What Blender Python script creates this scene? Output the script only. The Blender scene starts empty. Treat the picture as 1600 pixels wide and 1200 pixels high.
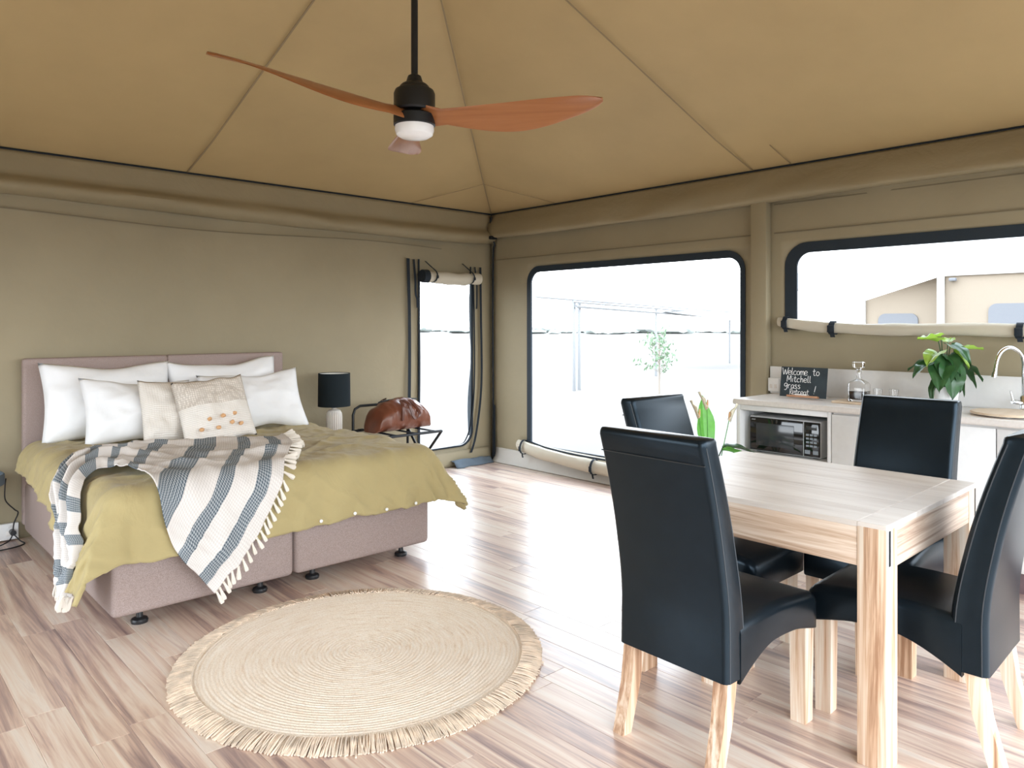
import bpy, bmesh, math, random
from mathutils import Vector, Matrix, Euler, noise
from mathutils.geometry import delaunay_2d_cdt
from math import sin, cos, pi, radians, sqrt, hypot, atan2, exp
random.seed(11)
SC = bpy.context.scene
COL = SC.collection

# ------------------------------------------------------------------ camera
cam = bpy.data.objects.new('camera', bpy.data.cameras.new('camera'))
COL.objects.link(cam)
cam.location = (-5.264, -5.949, 1.45)
cam.rotation_euler = (radians(90), 0, radians(-43.1))
cam.data.sensor_width = 36
cam.data.lens = 36 * 1150 / 1600
cam.data.shift_y = -92 / 1600
cam.data.clip_start = 0.05
cam.data.clip_end = 1500
SC.camera = cam

# ------------------------------------------------------------------ world, light, exposure
SKY = 7.5
world = bpy.data.worlds.new('overcast_sky')
SC.world = world
world.use_nodes = True
wn = world.node_tree.nodes
wl = world.node_tree.links
wtc = wn.new('ShaderNodeTexCoord')
wsp = wn.new('ShaderNodeSeparateXYZ')
wrp = wn.new('ShaderNodeValToRGB')
wrp.color_ramp.elements[0].position = 0.0
wrp.color_ramp.elements[0].color = (0.90, 0.955, 1.0, 1)
wrp.color_ramp.elements[1].position = 1.0
wrp.color_ramp.elements[1].color = (0.70, 0.84, 1.0, 1)
wl.new(wtc.outputs['Generated'], wsp.inputs[0])
wl.new(wsp.outputs['Z'], wrp.inputs[0])
wl.new(wrp.outputs[0], wn['Background'].inputs['Color'])
wn['Background'].inputs['Strength'].default_value = SKY
world.cycles.sampling_method = 'AUTOMATIC'


def portal(name, loc, rot, sx, sy):
    l = bpy.data.lights.new(name, 'AREA')
    l.shape = 'RECTANGLE'
    l.size = sx
    l.size_y = sy
    l.cycles.is_portal = True
    o = bpy.data.objects.new(name, l)
    COL.objects.link(o)
    o.location = loc
    o.rotation_euler = rot


portal('portal_front', (-3.5, -7.02, 1.15), (radians(90), 0, 0), 6.4, 2.3)
portal('portal_left', (-7.02, -2.2, 1.25), (radians(90), 0, radians(-90)), 2.6, 1.7)
portal('portal_right', (0.06, -1.78, 1.15), (radians(90), 0, radians(90)), 2.5, 1.85)
portal('portal_kitchen', (0.06, -4.9, 1.75), (radians(90), 0, radians(90)), 3.2, 0.66)

vs = SC.view_settings
vs.view_transform = 'Standard'
vs.look = 'None'
vs.gamma = 1.0
vs.use_curve_mapping = False
vs.exposure = 0.38
SC.display_settings.display_device = 'sRGB'
SC.cycles.use_denoising = True
SC.cycles.max_bounces = 12
SC.cycles.diffuse_bounces = 7
SC.cycles.glossy_bounces = 5
SC.cycles.transparent_max_bounces = 16
SC.cycles.sample_clamp_indirect = 12


# ------------------------------------------------------------------ material helpers
def nodes_of(name):
    m = bpy.data.materials.new(name)
    m.use_nodes = True
    nt = m.node_tree
    return m, nt, nt.nodes['Principled BSDF']


def N(nt, t, **kw):
    n = nt.nodes.new(t)
    for k, v in kw.items():
        if k in n.inputs.keys():
            n.inputs[k].default_value = v
        else:
            setattr(n, k, v)
    return n


def ramp(nt, fac, stops, interp='LINEAR'):
    r = nt.nodes.new('ShaderNodeValToRGB')
    r.color_ramp.interpolation = interp
    e = r.color_ramp.elements
    while len(e) < len(stops):
        e.new(0.5)
    for i, (p, c) in enumerate(stops):
        e[i].position = p
        e[i].color = (*c, 1)
    nt.links.new(fac, r.inputs[0])
    return r.outputs[0]


def mixc(nt, fac, a, b, mode='MIX'):
    m = nt.nodes.new('ShaderNodeMix')
    m.data_type = 'RGBA'
    m.blend_type = mode
    for sock, v in ((m.inputs[0], fac), (m.inputs[6], a), (m.inputs[7], b)):
        if isinstance(v, (int, float)):
            sock.default_value = v
        elif isinstance(v, tuple):
            sock.default_value = (*v, 1)
        else:
            nt.links.new(v, sock)
    return m.outputs[2]


def coords(nt, scale=(1, 1, 1), kind='Object', offset=None):
    tc = nt.nodes.new('ShaderNodeTexCoord')
    mp = nt.nodes.new('ShaderNodeMapping')
    mp.inputs['Scale'].default_value = scale
    nt.links.new(tc.outputs[kind], mp.inputs['Vector'])
    if offset is not None:
        nt.links.new(offset, mp.inputs['Location'])
    return mp.outputs[0]


def tex_noise(nt, vec, scale, detail=3, rough=0.5, dist=0.0):
    n = nt.nodes.new('ShaderNodeTexNoise')
    n.inputs['Scale'].default_value = scale
    n.inputs['Detail'].default_value = detail
    n.inputs['Roughness'].default_value = rough
    n.inputs['Distortion'].default_value = dist
    if vec is not None:
        nt.links.new(vec, n.inputs['Vector'])
    return n.outputs['Fac']


def bump(nt, b, height, strength=0.3, dist=0.01):
    n = nt.nodes.new('ShaderNodeBump')
    n.inputs['Strength'].default_value = strength
    n.inputs['Distance'].default_value = dist
    nt.links.new(height, n.inputs['Height'])
    nt.links.new(n.outputs[0], b.inputs['Normal'])


def plain(name, col, rough=0.5, metal=0.0, spec=0.5, var=0.0, vscale=30, bmp=0.0, bscale=200, coat=0.0):
    m, nt, b = nodes_of(name)
    b.inputs['Base Color'].default_value = (*col, 1)
    b.inputs['Roughness'].default_value = rough
    b.inputs['Metallic'].default_value = metal
    b.inputs['Specular IOR Level'].default_value = spec
    if coat:
        b.inputs['Coat Weight'].default_value = coat
    v = coords(nt)
    f = tex_noise(nt, v, vscale)
    lo = tuple(c * (1 - max(var, 0.02)) for c in col)
    hi = tuple(min(1, c * (1 + max(var, 0.02))) for c in col)
    nt.links.new(ramp(nt, f, [(0.3, lo), (0.7, hi)]), b.inputs['Base Color'])
    if bmp:
        bump(nt, b, tex_noise(nt, v, bscale, 2), bmp, 0.002)
    return m


def canvas(name, col, wrinkle=0.25, translucent=0.0):
    m, nt, b = nodes_of(name)
    v = coords(nt)
    f = tex_noise(nt, v, 1.3, 4, 0.6)
    nt.links.new(ramp(nt, f, [(0.3, tuple(c * 0.93 for c in col)), (0.7, tuple(c * 1.05 for c in col))]), b.inputs['Base Color'])
    b.inputs['Roughness'].default_value = 0.62
    b.inputs['Specular IOR Level'].default_value = 0.35
    w1 = tex_noise(nt, v, 2.2, 5, 0.55, 0.4)
    w2 = tex_noise(nt, v, 260, 2)
    add = N(nt, 'ShaderNodeMath', operation='MULTIPLY_ADD')
    nt.links.new(w2, add.inputs[0])
    add.inputs[1].default_value = 0.02
    nt.links.new(w1, add.inputs[2])
    bump(nt, b, add.outputs[0], wrinkle, 0.05)
    if translucent:
        t = N(nt, 'ShaderNodeBsdfTranslucent')
        t.inputs[0].default_value = (*col, 1)
        mx = N(nt, 'ShaderNodeMixShader')
        mx.inputs[0].default_value = translucent
        nt.links.new(b.outputs[0], mx.inputs[1])
        nt.links.new(t.outputs[0], mx.inputs[2])
        nt.links.new(mx.outputs[0], nt.nodes['Material Output'].inputs[0])
    return m


def wood(name, stops, axis='Y', rough=0.45, scale=1.0, rnd=True, spec=0.4, knots=True, streak=14, bmp=0.08):
    """Grain along one object axis."""
    m, nt, b = nodes_of(name)
    off = None
    if rnd:
        oi = N(nt, 'ShaderNodeObjectInfo')
        mul = N(nt, 'ShaderNodeVectorMath', operation='SCALE')
        cmb = N(nt, 'ShaderNodeCombineXYZ')
        nt.links.new(oi.outputs['Random'], cmb.inputs[0])
        nt.links.new(oi.outputs['Random'], cmb.inputs[1])
        nt.links.new(oi.outputs['Random'], cmb.inputs[2])
        nt.links.new(cmb.outputs[0], mul.inputs[0])
        mul.inputs['Scale'].default_value = 57.0
        off = mul.outputs[0]
    sc = {'X': (0.9, streak, streak), 'Y': (streak, 0.9, streak), 'Z': (streak, streak, 0.9)}[axis]
    v = coords(nt, tuple(s * scale for s in sc), offset=off)
    f1 = tex_noise(nt, v, 1.0, 5, 0.62, 0.9)
    v2 = coords(nt, tuple(s * scale * (7 if s > 1 else 2.0) for s in sc), offset=off)
    f2 = tex_noise(nt, v2, 1.0, 3, 0.6)
    mx = N(nt, 'ShaderNodeMath', operation='MULTIPLY_ADD')
    nt.links.new(f2, mx.inputs[0])
    mx.inputs[1].default_value = 0.22
    nt.links.new(f1, mx.inputs[2])
    if rnd:
        ad = N(nt, 'ShaderNodeMath', operation='MULTIPLY_ADD')
        nt.links.new(oi.outputs['Random'], ad.inputs[0])
        ad.inputs[1].default_value = 0.16
        nt.links.new(mx.outputs[0], ad.inputs[2])
        sb = N(nt, 'ShaderNodeMath', operation='SUBTRACT')
        nt.links.new(ad.outputs[0], sb.inputs[0])
        sb.inputs[1].default_value = 0.18
        fac = sb.outputs[0]
    else:
        sb = N(nt, 'ShaderNodeMath', operation='SUBTRACT')
        nt.links.new(mx.outputs[0], sb.inputs[0])
        sb.inputs[1].default_value = 0.11
        fac = sb.outputs[0]
    col = ramp(nt, fac, stops)
    if knots:
        vk = coords(nt, tuple((3.2 if s < 1 else 7.0) * scale for s in sc), offset=off)
        vo = N(nt, 'ShaderNodeTexVoronoi')
        vo.inputs['Scale'].default_value = 1.0
        nt.links.new(vk, vo.inputs['Vector'])
        k = ramp(nt, vo.outputs['Distance'], [(0.03, (0.42, 0.32, 0.25)), (0.13, (1, 1, 1))])
        col = mixc(nt, 1.0, col, k, 'MULTIPLY')
    nt.links.new(col, b.inputs['Base Color'])
    b.inputs['Roughness'].default_value = rough
    b.inputs['Specular IOR Level'].default_value = spec
    bump(nt, b, mx.outputs[0], bmp, 0.003)
    return m


def speckle(name, a, c, scale=350, rough=0.9):
    m, nt, b = nodes_of(name)
    v = coords(nt)
    f = tex_noise(nt, v, scale, 2, 0.7)
    nt.links.new(ramp(nt, f, [(0.36, a), (0.62, c)]), b.inputs['Base Color'])
    b.inputs['Roughness'].default_value = rough
    b.inputs['Specular IOR Level'].default_value = 0.2
    bump(nt, b, f, 0.25, 0.002)
    return m


def cloth(name, col, rough=0.85, wr=0.3, scale=9, sheen=0.2):
    m, nt, b = nodes_of(name)
    v = coords(nt)
    f = tex_noise(nt, v, 3.0, 4)
    nt.links.new(ramp(nt, f, [(0.3, tuple(c * 0.94 for c in col)), (0.7, tuple(min(1, c * 1.04) for c in col))]), b.inputs['Base Color'])
    b.inputs['Roughness'].default_value = rough
    b.inputs['Specular IOR Level'].default_value = 0.2
    b.inputs['Sheen Weight'].default_value = sheen
    bump(nt, b, tex_noise(nt, v, scale, 4, 0.55, 0.8), wr, 0.02)
    return m


def leather(name, col, rough=0.34, tint=(0.75, 0.88, 1.0), spec=0.5):
    m, nt, b = nodes_of(name)
    v = coords(nt)
    b.inputs['Base Color'].default_value = (*col, 1)
    f = tex_noise(nt, v, 14, 3)
    nt.links.new(ramp(nt, f, [(0.3, tuple(c * 0.85 for c in col)), (0.7, tuple(c * 1.15 for c in col))]), b.inputs['Base Color'])
    b.inputs['Roughness'].default_value = rough
    b.inputs['Specular IOR Level'].default_value = spec
    b.inputs['Specular Tint'].default_value = (*tint, 1)
    vo = N(nt, 'ShaderNodeTexVoronoi')
    vo.inputs['Scale'].default_value = 420
    nt.links.new(v, vo.inputs['Vector'])
    bump(nt, b, vo.outputs['Distance'], 0.06, 0.002)
    return m


M = {}
M['canvas_wall'] = canvas('canvas_wall', (0.315, 0.268, 0.175), 0.22)
M['canvas_roof'] = canvas('canvas_roof', (0.50, 0.37, 0.185), 0.08, 0.0)
M['canvas_seam'] = canvas('canvas_seam', (0.30, 0.225, 0.125), 0.05)
M['wall_seam'] = canvas('wall_seam', (0.20, 0.165, 0.105), 0.05)
M['canvas_valance'] = canvas('canvas_valance', (0.32, 0.265, 0.165), 0.35)
M['canvas_pale'] = canvas('canvas_pale', (0.56, 0.51, 0.41), 0.3)
M['canvas_skirt'] = canvas('canvas_skirt', (0.58, 0.55, 0.50), 0.3)
M['tape'] = plain('black_webbing', (0.018, 0.024, 0.032), 0.75, spec=0.25)
M['tape_window'] = plain('black_window_tape', (0.02, 0.03, 0.042), 0.6, spec=0.3)
M['grey_fabric'] = plain('grey_fabric', (0.11, 0.14, 0.17), 0.9)
M['plank'] = wood('plank_print', [(0.28, (0.25, 0.165, 0.155)), (0.38, (0.40, 0.27, 0.235)), (0.47, (0.60, 0.42, 0.335)), (0.56, (0.72, 0.56, 0.45)), (0.66, (0.78, 0.67, 0.57)), (0.76, (0.60, 0.46, 0.39))],
                  'Y', 0.38, 1.0, True, 1.0, False, 15, 0.006)
M['plank'].node_tree.nodes['Principled BSDF'].inputs['Coat Weight'].default_value = 0.8
M['plank'].node_tree.nodes['Principled BSDF'].inputs['Coat Roughness'].default_value = 0.30
M['subfloor'] = plain('subfloor', (0.10, 0.07, 0.055), 0.9)
M['table_wood_z'] = wood('whitewashed_acacia_upright', [(0.33, (0.36, 0.20, 0.115)), (0.43, (0.56, 0.365, 0.235)), (0.52, (0.70, 0.53, 0.39)), (0.66, (0.78, 0.69, 0.58))], 'Z', 0.5, 1.0, True, 0.35, True, 26)
M['table_wood_x'] = wood('whitewashed_acacia_cross', [(0.33, (0.22, 0.14, 0.10)), (0.45, (0.44, 0.31, 0.23)), (0.55, (0.60, 0.47, 0.37)), (0.68, (0.72, 0.63, 0.54))], 'X', 0.5, 1.0, True, 0.35, True, 26)
M['table_wood_y'] = wood('whitewashed_acacia_long', [(0.33, (0.26, 0.165, 0.11)), (0.45, (0.48, 0.34, 0.24)), (0.55, (0.62, 0.48, 0.37)), (0.68, (0.72, 0.62, 0.52))], 'Y', 0.5, 1.0, True, 0.35, True, 26)
M['table_top'] = wood('whitewashed_table_top', [(0.3, (0.52, 0.45, 0.39)), (0.45, (0.66, 0.60, 0.545)), (0.65, (0.74, 0.69, 0.64))], 'Y', 0.42, 1.0, True, 0.45, False, 9)
M['black_metal'] = plain('black_metal', (0.012, 0.014, 0.017), 0.4, 0.3)
M['leather'] = leather('black_leather', (0.005, 0.008, 0.011), 0.30, (0.62, 0.82, 1.0), 0.30)
M['stitch'] = plain('leather_seam', (0.02, 0.025, 0.03), 0.5)
M['tan_leather'] = leather('brown_leather', (0.16, 0.052, 0.028), 0.30, (1, 0.92, 0.86))
M['dark_tan'] = leather('dark_brown_leather', (0.085, 0.026, 0.015), 0.33, (1, 0.9, 0.85))
M['bed_fabric'] = speckle('taupe_upholstery', (0.27, 0.205, 0.185), (0.40, 0.32, 0.295))
M['mattress'] = cloth('white_mattress', (0.78, 0.79, 0.80), 0.9, 0.1)
M['white_linen'] = cloth('white_linen', (0.86, 0.87, 0.89), 0.9, 0.22, 7, 0.1)
M['duvet'] = cloth('olive_linen', (0.41, 0.335, 0.165), 0.9, 0.55, 6, 0.15)
M['plastic_black'] = plain('black_plastic', (0.015, 0.016, 0.018), 0.35)
M['plastic_white'] = plain('white_plastic', (0.80, 0.80, 0.79), 0.4)
M['bench_white'] = plain('bench_laminate', (0.74, 0.74, 0.735), 0.35, spec=0.5)
M['bench_top'] = plain('benchtop_laminate', (0.72, 0.68, 0.64), 0.3, var=0.05, vscale=60)
M['niche'] = plain('niche_laminate', (0.56, 0.55, 0.54), 0.4)
M['plinth'] = plain('dark_plinth', (0.13, 0.085, 0.09), 0.5)
M['glass_black'] = plain('black_glass', (0.006, 0.007, 0.008), 0.06, spec=0.6)
M['microwave_body'] = plain('microwave_body', (0.50, 0.51, 0.52), 0.35)
M['glass_window'] = plain('microwave_window', (0.035, 0.04, 0.045), 0.12)
M['keypad'] = plain('keypad_print', (0.24, 0.28, 0.32), 0.4)
M['chrome'] = plain('chrome', (0.80, 0.82, 0.84), 0.08, 1.0)
M['steel'] = plain('brushed_steel', (0.62, 0.63, 0.65), 0.28, 1.0)
M['slate'] = plain('slate_board', (0.022, 0.034, 0.042), 0.7, var=0.2, vscale=14)
M['chalk'] = plain('chalk', (0.88, 0.88, 0.88), 0.95)
M['board_wood'] = wood('pale_board', [(0.2, (0.50, 0.36, 0.24)), (0.5, (0.66, 0.52, 0.38)), (0.8, (0.74, 0.62, 0.48))], 'X', 0.5, 1.0, True, 0.3, False, 10)
M['copper_wood'] = wood('stand_wood', [(0.2, (0.34, 0.16, 0.09)), (0.6, (0.50, 0.27, 0.16)), (0.9, (0.56, 0.33, 0.21))], 'Y', 0.5, 1.0, True, 0.3, False, 10)
M['fan_blade'] = wood('fan_timber', [(0.2, (0.24, 0.085, 0.028)), (0.5, (0.33, 0.125, 0.042)), (0.8, (0.40, 0.165, 0.06))], 'X', 0.30, 1.0, True, 0.5, False, 16)
M['opal'] = plain('opal_diffuser', (0.86, 0.87, 0.88), 0.25)
M['shade_fabric'] = plain('black_shade', (0.010, 0.016, 0.020), 0.8, spec=0.2)
M['shade_lining'] = plain('shade_lining', (0.75, 0.74, 0.70), 0.8)
M['ceramic'] = plain('ribbed_ceramic', (0.72, 0.68, 0.64), 0.6)
M['soil'] = plain('potting_soil', (0.04, 0.028, 0.02), 0.95)
M['pot_white'] = plain('white_pot', (0.80, 0.80, 0.81), 0.3)
M['ground'] = plain('dry_grass_plain', (0.155, 0.14, 0.125), 0.95, var=0.18, vscale=0.12)
M['hazed_far_trees'] = plain('hazed_far_trees', (0.42, 0.47, 0.45), 0.95)  # distance haze painted in: foliage colour lifted to a pale grey-green
M['steel_white'] = plain('pale_steel', (0.23, 0.235, 0.24), 0.5)
M['tent_cream'] = plain('cream_canvas', (0.30, 0.245, 0.185), 0.8)
M['tent_fly'] = plain('white_fly', (0.52, 0.50, 0.47), 0.8)
M['tent_window'] = plain('grey_tent_window', (0.17, 0.175, 0.19), 0.6)
M['leaf_young'] = plain('young_tree_leaf', (0.17, 0.25, 0.15), 0.7)
M['trunk'] = plain('tree_bark', (0.26, 0.22, 0.18), 0.9)
M['fringe_cream'] = plain('cream_cotton', (0.74, 0.68, 0.60), 0.95)
M['tuft'] = plain('ochre_tuft', (0.62, 0.36, 0.18), 0.95, var=0.2)
M['spathe'] = plain('cream_spathe', (0.72, 0.66, 0.50), 0.6)
M['moss_pole'] = plain('coir_pole', (0.25, 0.13, 0.05), 0.95, var=0.3)


def leaf_mat(name, col, trans=0.3):
    m, nt, b = nodes_of(name)
    v = coords(nt)
    f = tex_noise(nt, v, 25, 3)
    nt.links.new(ramp(nt, f, [(0.3, tuple(c * 0.75 for c in col)), (0.7, tuple(c * 1.25 for c in col))]), b.inputs['Base Color'])
    b.inputs['Roughness'].default_value = 0.32
    t = N(nt, 'ShaderNodeBsdfTranslucent')
    t.inputs[0].default_value = (col[0] * 1.5, col[1] * 1.5, col[2] * 1.1, 1)
    mx = N(nt, 'ShaderNodeMixShader')
    mx.inputs[0].default_value = trans
    nt.links.new(b.outputs[0], mx.inputs[1])
    nt.links.new(t.outputs[0], mx.inputs[2])
    nt.links.new(mx.outputs[0], nt.nodes['Material Output'].inputs[0])
    return m


M['leaf_dark'] = leaf_mat('dark_leaf', (0.035, 0.105, 0.035), 0.15)
M['leaf_light'] = leaf_mat('light_leaf', (0.34, 0.52, 0.09), 0.3)
M['leaf_lily'] = leaf_mat('lily_leaf', (0.12, 0.36, 0.07), 0.45)


def screen(name, see, col):
    """Insect screen: part of the light passes straight through, the rest meets the threads."""
    m, nt, b = nodes_of(name)
    t = N(nt, 'ShaderNodeBsdfTransparent')
    t.inputs[0].default_value = (1, 1, 1, 1)
    b.inputs['Base Color'].default_value = (*col, 1)
    b.inputs['Roughness'].default_value = 0.7
    b.inputs['Specular IOR Level'].default_value = 0.2
    mx = N(nt, 'ShaderNodeMixShader')
    mx.inputs[0].default_value = see
    nt.links.new(b.outputs[0], mx.inputs[1])
    nt.links.new(t.outputs[0], mx.inputs[2])
    nt.links.new(mx.outputs[0], nt.nodes['Material Output'].inputs[0])
    return m


M['screen'] = screen('insect_screen', 0.74, (0.05, 0.055, 0.06))


def glass(name, col=(1, 1, 1), rough=0.0, ior=1.45):
    m, nt, b = nodes_of(name)
    b.inputs['Base Color'].default_value = (*col, 1)
    b.inputs['Transmission Weight'].default_value = 1.0
    b.inputs['Roughness'].default_value = rough
    b.inputs['IOR'].default_value = ior
    return m


M['glass'] = glass('clear_glass')
M['port'] = plain('dark_port', (0.008, 0.004, 0.006), 0.1)


def throw_mat():
    m, nt, b = nodes_of('striped_throw')
    uv = N(nt, 'ShaderNodeUVMap')
    sp = N(nt, 'ShaderNodeSeparateXYZ')
    nt.links.new(uv.outputs[0], sp.inputs[0])
    # U in metres from the fringe edge; grey bands woven across
    sc = N(nt, 'ShaderNodeMath', operation='MULTIPLY')
    nt.links.new(sp.outputs[0], sc.inputs[0])
    sc.inputs[1].default_value = 1 / 2.0
    L, D = (0, 0, 0), (1, 1, 1)
    bands = [(0.055, 0.118), (0.225, 0.285), (0.395, 0.50), (0.62, 0.70), (0.84, 0.92), (1.05, 1.16), (1.30, 1.38), (1.52, 1.60), (1.76, 1.86)]
    stops = [(0.0, L)]
    for a, c in bands:
        stops += [(a / 2, D), (c / 2, L)]
    mask = ramp(nt, sc.outputs[0], stops, 'CONSTANT')
    # fine diamond weave
    mp = N(nt, 'ShaderNodeMapping')
    mp.inputs['Rotation'].default_value = (0, 0, radians(45))
    mp.inputs['Scale'].default_value = (125, 125, 125)
    nt.links.new(uv.outputs[0], mp.inputs[0])
    ch = N(nt, 'ShaderNodeTexChecker')
    ch.inputs['Scale'].default_value = 1.0
    nt.links.new(mp.outputs[0], ch.inputs[0])
    grey = mixc(nt, ch.outputs['Fac'], (0.10, 0.125, 0.15), (0.36, 0.385, 0.40))
    cream = mixc(nt, ch.outputs['Fac'], (0.72, 0.68, 0.65), (0.63, 0.59, 0.56))
    nt.links.new(mixc(nt, mask, cream, grey), b.inputs['Base Color'])
    b.inputs['Roughness'].default_value = 0.95
    b.inputs['Specular IOR Level'].default_value = 0.1
    bump(nt, b, ch.outputs['Fac'], 0.25, 0.002)
    return m


M['throw'] = throw_mat()


def rug_mat():
    m, nt, b = nodes_of('braided_jute')
    tc = N(nt, 'ShaderNodeTexCoord')
    sp = N(nt, 'ShaderNodeSeparateXYZ')
    nt.links.new(tc.outputs['Object'], sp.inputs[0])
    ln = N(nt, 'ShaderNodeVectorMath', operation='LENGTH')
    nt.links.new(tc.outputs['Object'], ln.inputs[0])
    at = N(nt, 'ShaderNodeMath', operation='ARCTAN2')
    nt.links.new(sp.outputs[0], at.inputs[0])
    nt.links.new(sp.outputs[1], at.inputs[1])
    cb = N(nt, 'ShaderNodeCombineXYZ')
    r = N(nt, 'ShaderNodeMath', operation='MULTIPLY')
    nt.links.new(ln.outputs['Value'], r.inputs[0])
    r.inputs[1].default_value = 75
    a = N(nt, 'ShaderNodeMath', operation='MULTIPLY')
    nt.links.new(at.outputs[0], a.inputs[0])
    a.inputs[1].default_value = 3.0
    nt.links.new(r.outputs[0], cb.inputs[0])
    nt.links.new(a.outputs[0], cb.inputs[1])
    f = tex_noise(nt, cb.outputs[0], 1.0, 3, 0.65)
    fine = tex_noise(nt, coords(nt), 160, 2, 0.6)
    c1 = ramp(nt, f, [(0.26, (0.70, 0.54, 0.40)), (0.42, (0.86, 0.74, 0.61)), (0.7, (0.92, 0.84, 0.74))])
    c2 = ramp(nt, fine, [(0.30, (0.86, 0.82, 0.77)), (0.52, (1, 1, 1))])
    nt.links.new(mixc(nt, 1.0, c1, c2, 'MULTIPLY'), b.inputs['Base Color'])
    b.inputs['Roughness'].default_value = 0.95
    b.inputs['Specular IOR Level'].default_value = 0.1
    bump(nt, b, fine, 0.5, 0.004)
    return m


M['rug'] = rug_mat()
M['rug_fringe'] = plain('jute_fringe', (0.70, 0.57, 0.445), 0.95, var=0.25, vscale=18)


def cushion_mat(name, seed):
    m, nt, b = nodes_of(name)
    v = coords(nt, (1, 1, 1))
    sp = N(nt, 'ShaderNodeSeparateXYZ')
    nt.links.new(v, sp.inputs[0])
    vo = N(nt, 'ShaderNodeTexVoronoi')
    vo.inputs['Scale'].default_value = 70
    vo.inputs['Randomness'].default_value = 0.15
    nt.links.new(v, vo.inputs['Vector'])
    knots = ramp(nt, vo.outputs['Distance'], [(0.15, (0.82, 0.76, 0.69)), (0.55, (0.56, 0.50, 0.44))])
    wv = N(nt, 'ShaderNodeTexWave')
    wv.bands_direction = 'Z'
    wv.inputs['Scale'].default_value = 26
    wv.inputs['Distortion'].default_value = 1.5
    nt.links.new(v, wv.inputs['Vector'])
    rows = ramp(nt, wv.outputs['Fac'], [(0.2, (0.70, 0.65, 0.59)), (0.7, (0.80, 0.76, 0.71))])
    sel = ramp(nt, sp.outputs[2], [(0.0, (0, 0, 0)), (0.02, (1, 1, 1))], 'CONSTANT') if seed == 0 else ramp(nt, sp.outputs[0], [(0.0, (0, 0, 0)), (0.03, (0.4, 0.4, 0.4))])
    nt.links.new(mixc(nt, sel, rows, knots), b.inputs['Base Color'])
    b.inputs['Roughness'].default_value = 0.95
    b.inputs['Specular IOR Level'].default_value = 0.1
    bump(nt, b, vo.outputs['Distance'], 0.5, 0.006)
    return m


M['cushion_a'] = cushion_mat('macrame_cushion_cloth', 0)
M['cushion_b'] = cushion_mat('tufted_cushion_cloth', 1)


# ------------------------------------------------------------------ mesh helpers
def mesh_obj(name, bm, mat, parent=None, smooth=True, angle=35):
    me = bpy.data.meshes.new(name)
    bmesh.ops.recalc_face_normals(bm, faces=bm.faces[:])
    bm.to_mesh(me)
    bm.free()
    if smooth:
        for p in me.polygons:
            p.use_smooth = True
        me.set_sharp_from_angle(angle=radians(angle))
    o = bpy.data.objects.new(name, me)
    for m in (mat if isinstance(mat, (list, tuple)) else [mat]):
        me.materials.append(m)
    COL.objects.link(o)
    if parent is not None:
        o.parent = parent
    return o


def thing(name, label, cat, loc=(0, 0, 0), rot=(0, 0, 0), group=None, kind=None):
    o = bpy.data.objects.new(name, None)
    o.empty_display_size = 0.1
    COL.objects.link(o)
    o.location = loc
    o.rotation_euler = rot
    tag(o, label, cat, group, kind)
    return o


def tag(o, label=None, cat=None, group=None, kind=None):
    if label:
        o['label'] = label
    if cat:
        o['category'] = cat
    if group:
        o['group'] = group
    if kind:
        o['kind'] = kind
    return o


def structure(o, label=None):
    o['kind'] = 'structure'
    if label:
        o['label'] = label
        o['category'] = {'ceiling': 'ceiling', 'floor': 'floor', 'ground': 'ground'}.get(o.name.split('_')[0], o.name.split('_')[0])
    return o


def box(bm, c, s, bev=0.0, seg=2, rot=None):
    r = bmesh.ops.create_cube(bm, size=1.0)
    vs_ = r['verts']
    bmesh.ops.scale(bm, vec=s, verts=vs_)
    if bev > 0:
        es = list({e for v in vs_ for e in v.link_edges})
        rr = bmesh.ops.bevel(bm, geom=es, offset=bev, segments=seg, affect='EDGES', profile=0.5)
        vs_ = list({v for f in rr['faces'] for v in f.verts} | {v for v in vs_ if v.is_valid})
    if rot is not None:
        bmesh.ops.rotate(bm, cent=(0, 0, 0), matrix=Euler(rot).to_matrix(), verts=vs_)
    bmesh.ops.translate(bm, vec=c, verts=vs_)
    return vs_


def boxb(c, s, bev=0.0, seg=2, rot=None):
    bm = bmesh.new()
    box(bm, c, s, bev, seg, rot)
    return bm


def loft(bm, rings, cap=True, closed=False):
    vr = [[bm.verts.new(p) for p in r] for r in rings]
    n = len(vr[0])
    k = len(vr)
    for i in range(k if closed else k - 1):
        a, b = vr[i], vr[(i + 1) % k]
        for j in range(n):
            try:
                bm.faces.new((a[j], a[(j + 1) % n], b[(j + 1) % n], b[j]))
            except ValueError:
                pass
    if cap and not closed:
        bm.faces.new(list(reversed(vr[0])))
        bm.faces.new(vr[-1])
    return vr


def tube(bm, pts, r, seg=8, closed=False, cap=True):
    P = [Vector(p) for p in pts]
    n = len(P)
    rings = []
    up = None
    for i in range(n):
        if closed:
            t = (P[(i + 1) % n] - P[i - 1]).normalized()
        else:
            t = (P[min(i + 1, n - 1)] - P[max(i - 1, 0)]).normalized()
        if up is None:
            up = Vector((0, 0, 1)) if abs(t.z) < 0.9 else Vector((1, 0, 0))
        a = t.cross(up)
        if a.length < 1e-6:
            a = t.orthogonal()
        a.normalize()
        b = a.cross(t).normalized()
        up = b
        rr = r[i] if isinstance(r, (list, tuple)) else r
        rings.append([P[i] + (a * cos(2 * pi * k / seg) + b * sin(2 * pi * k / seg)) * rr for k in range(seg)])
    loft(bm, rings, cap, closed)


def lathe(bm, prof, seg=32, c=(0, 0, 0), cap=True):
    rings = [[(c[0] + r * cos(2 * pi * k / seg), c[1] + r * sin(2 * pi * k / seg), c[2] + z) for k in range(seg)] for r, z in prof]
    loft(bm, rings, cap)


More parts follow.
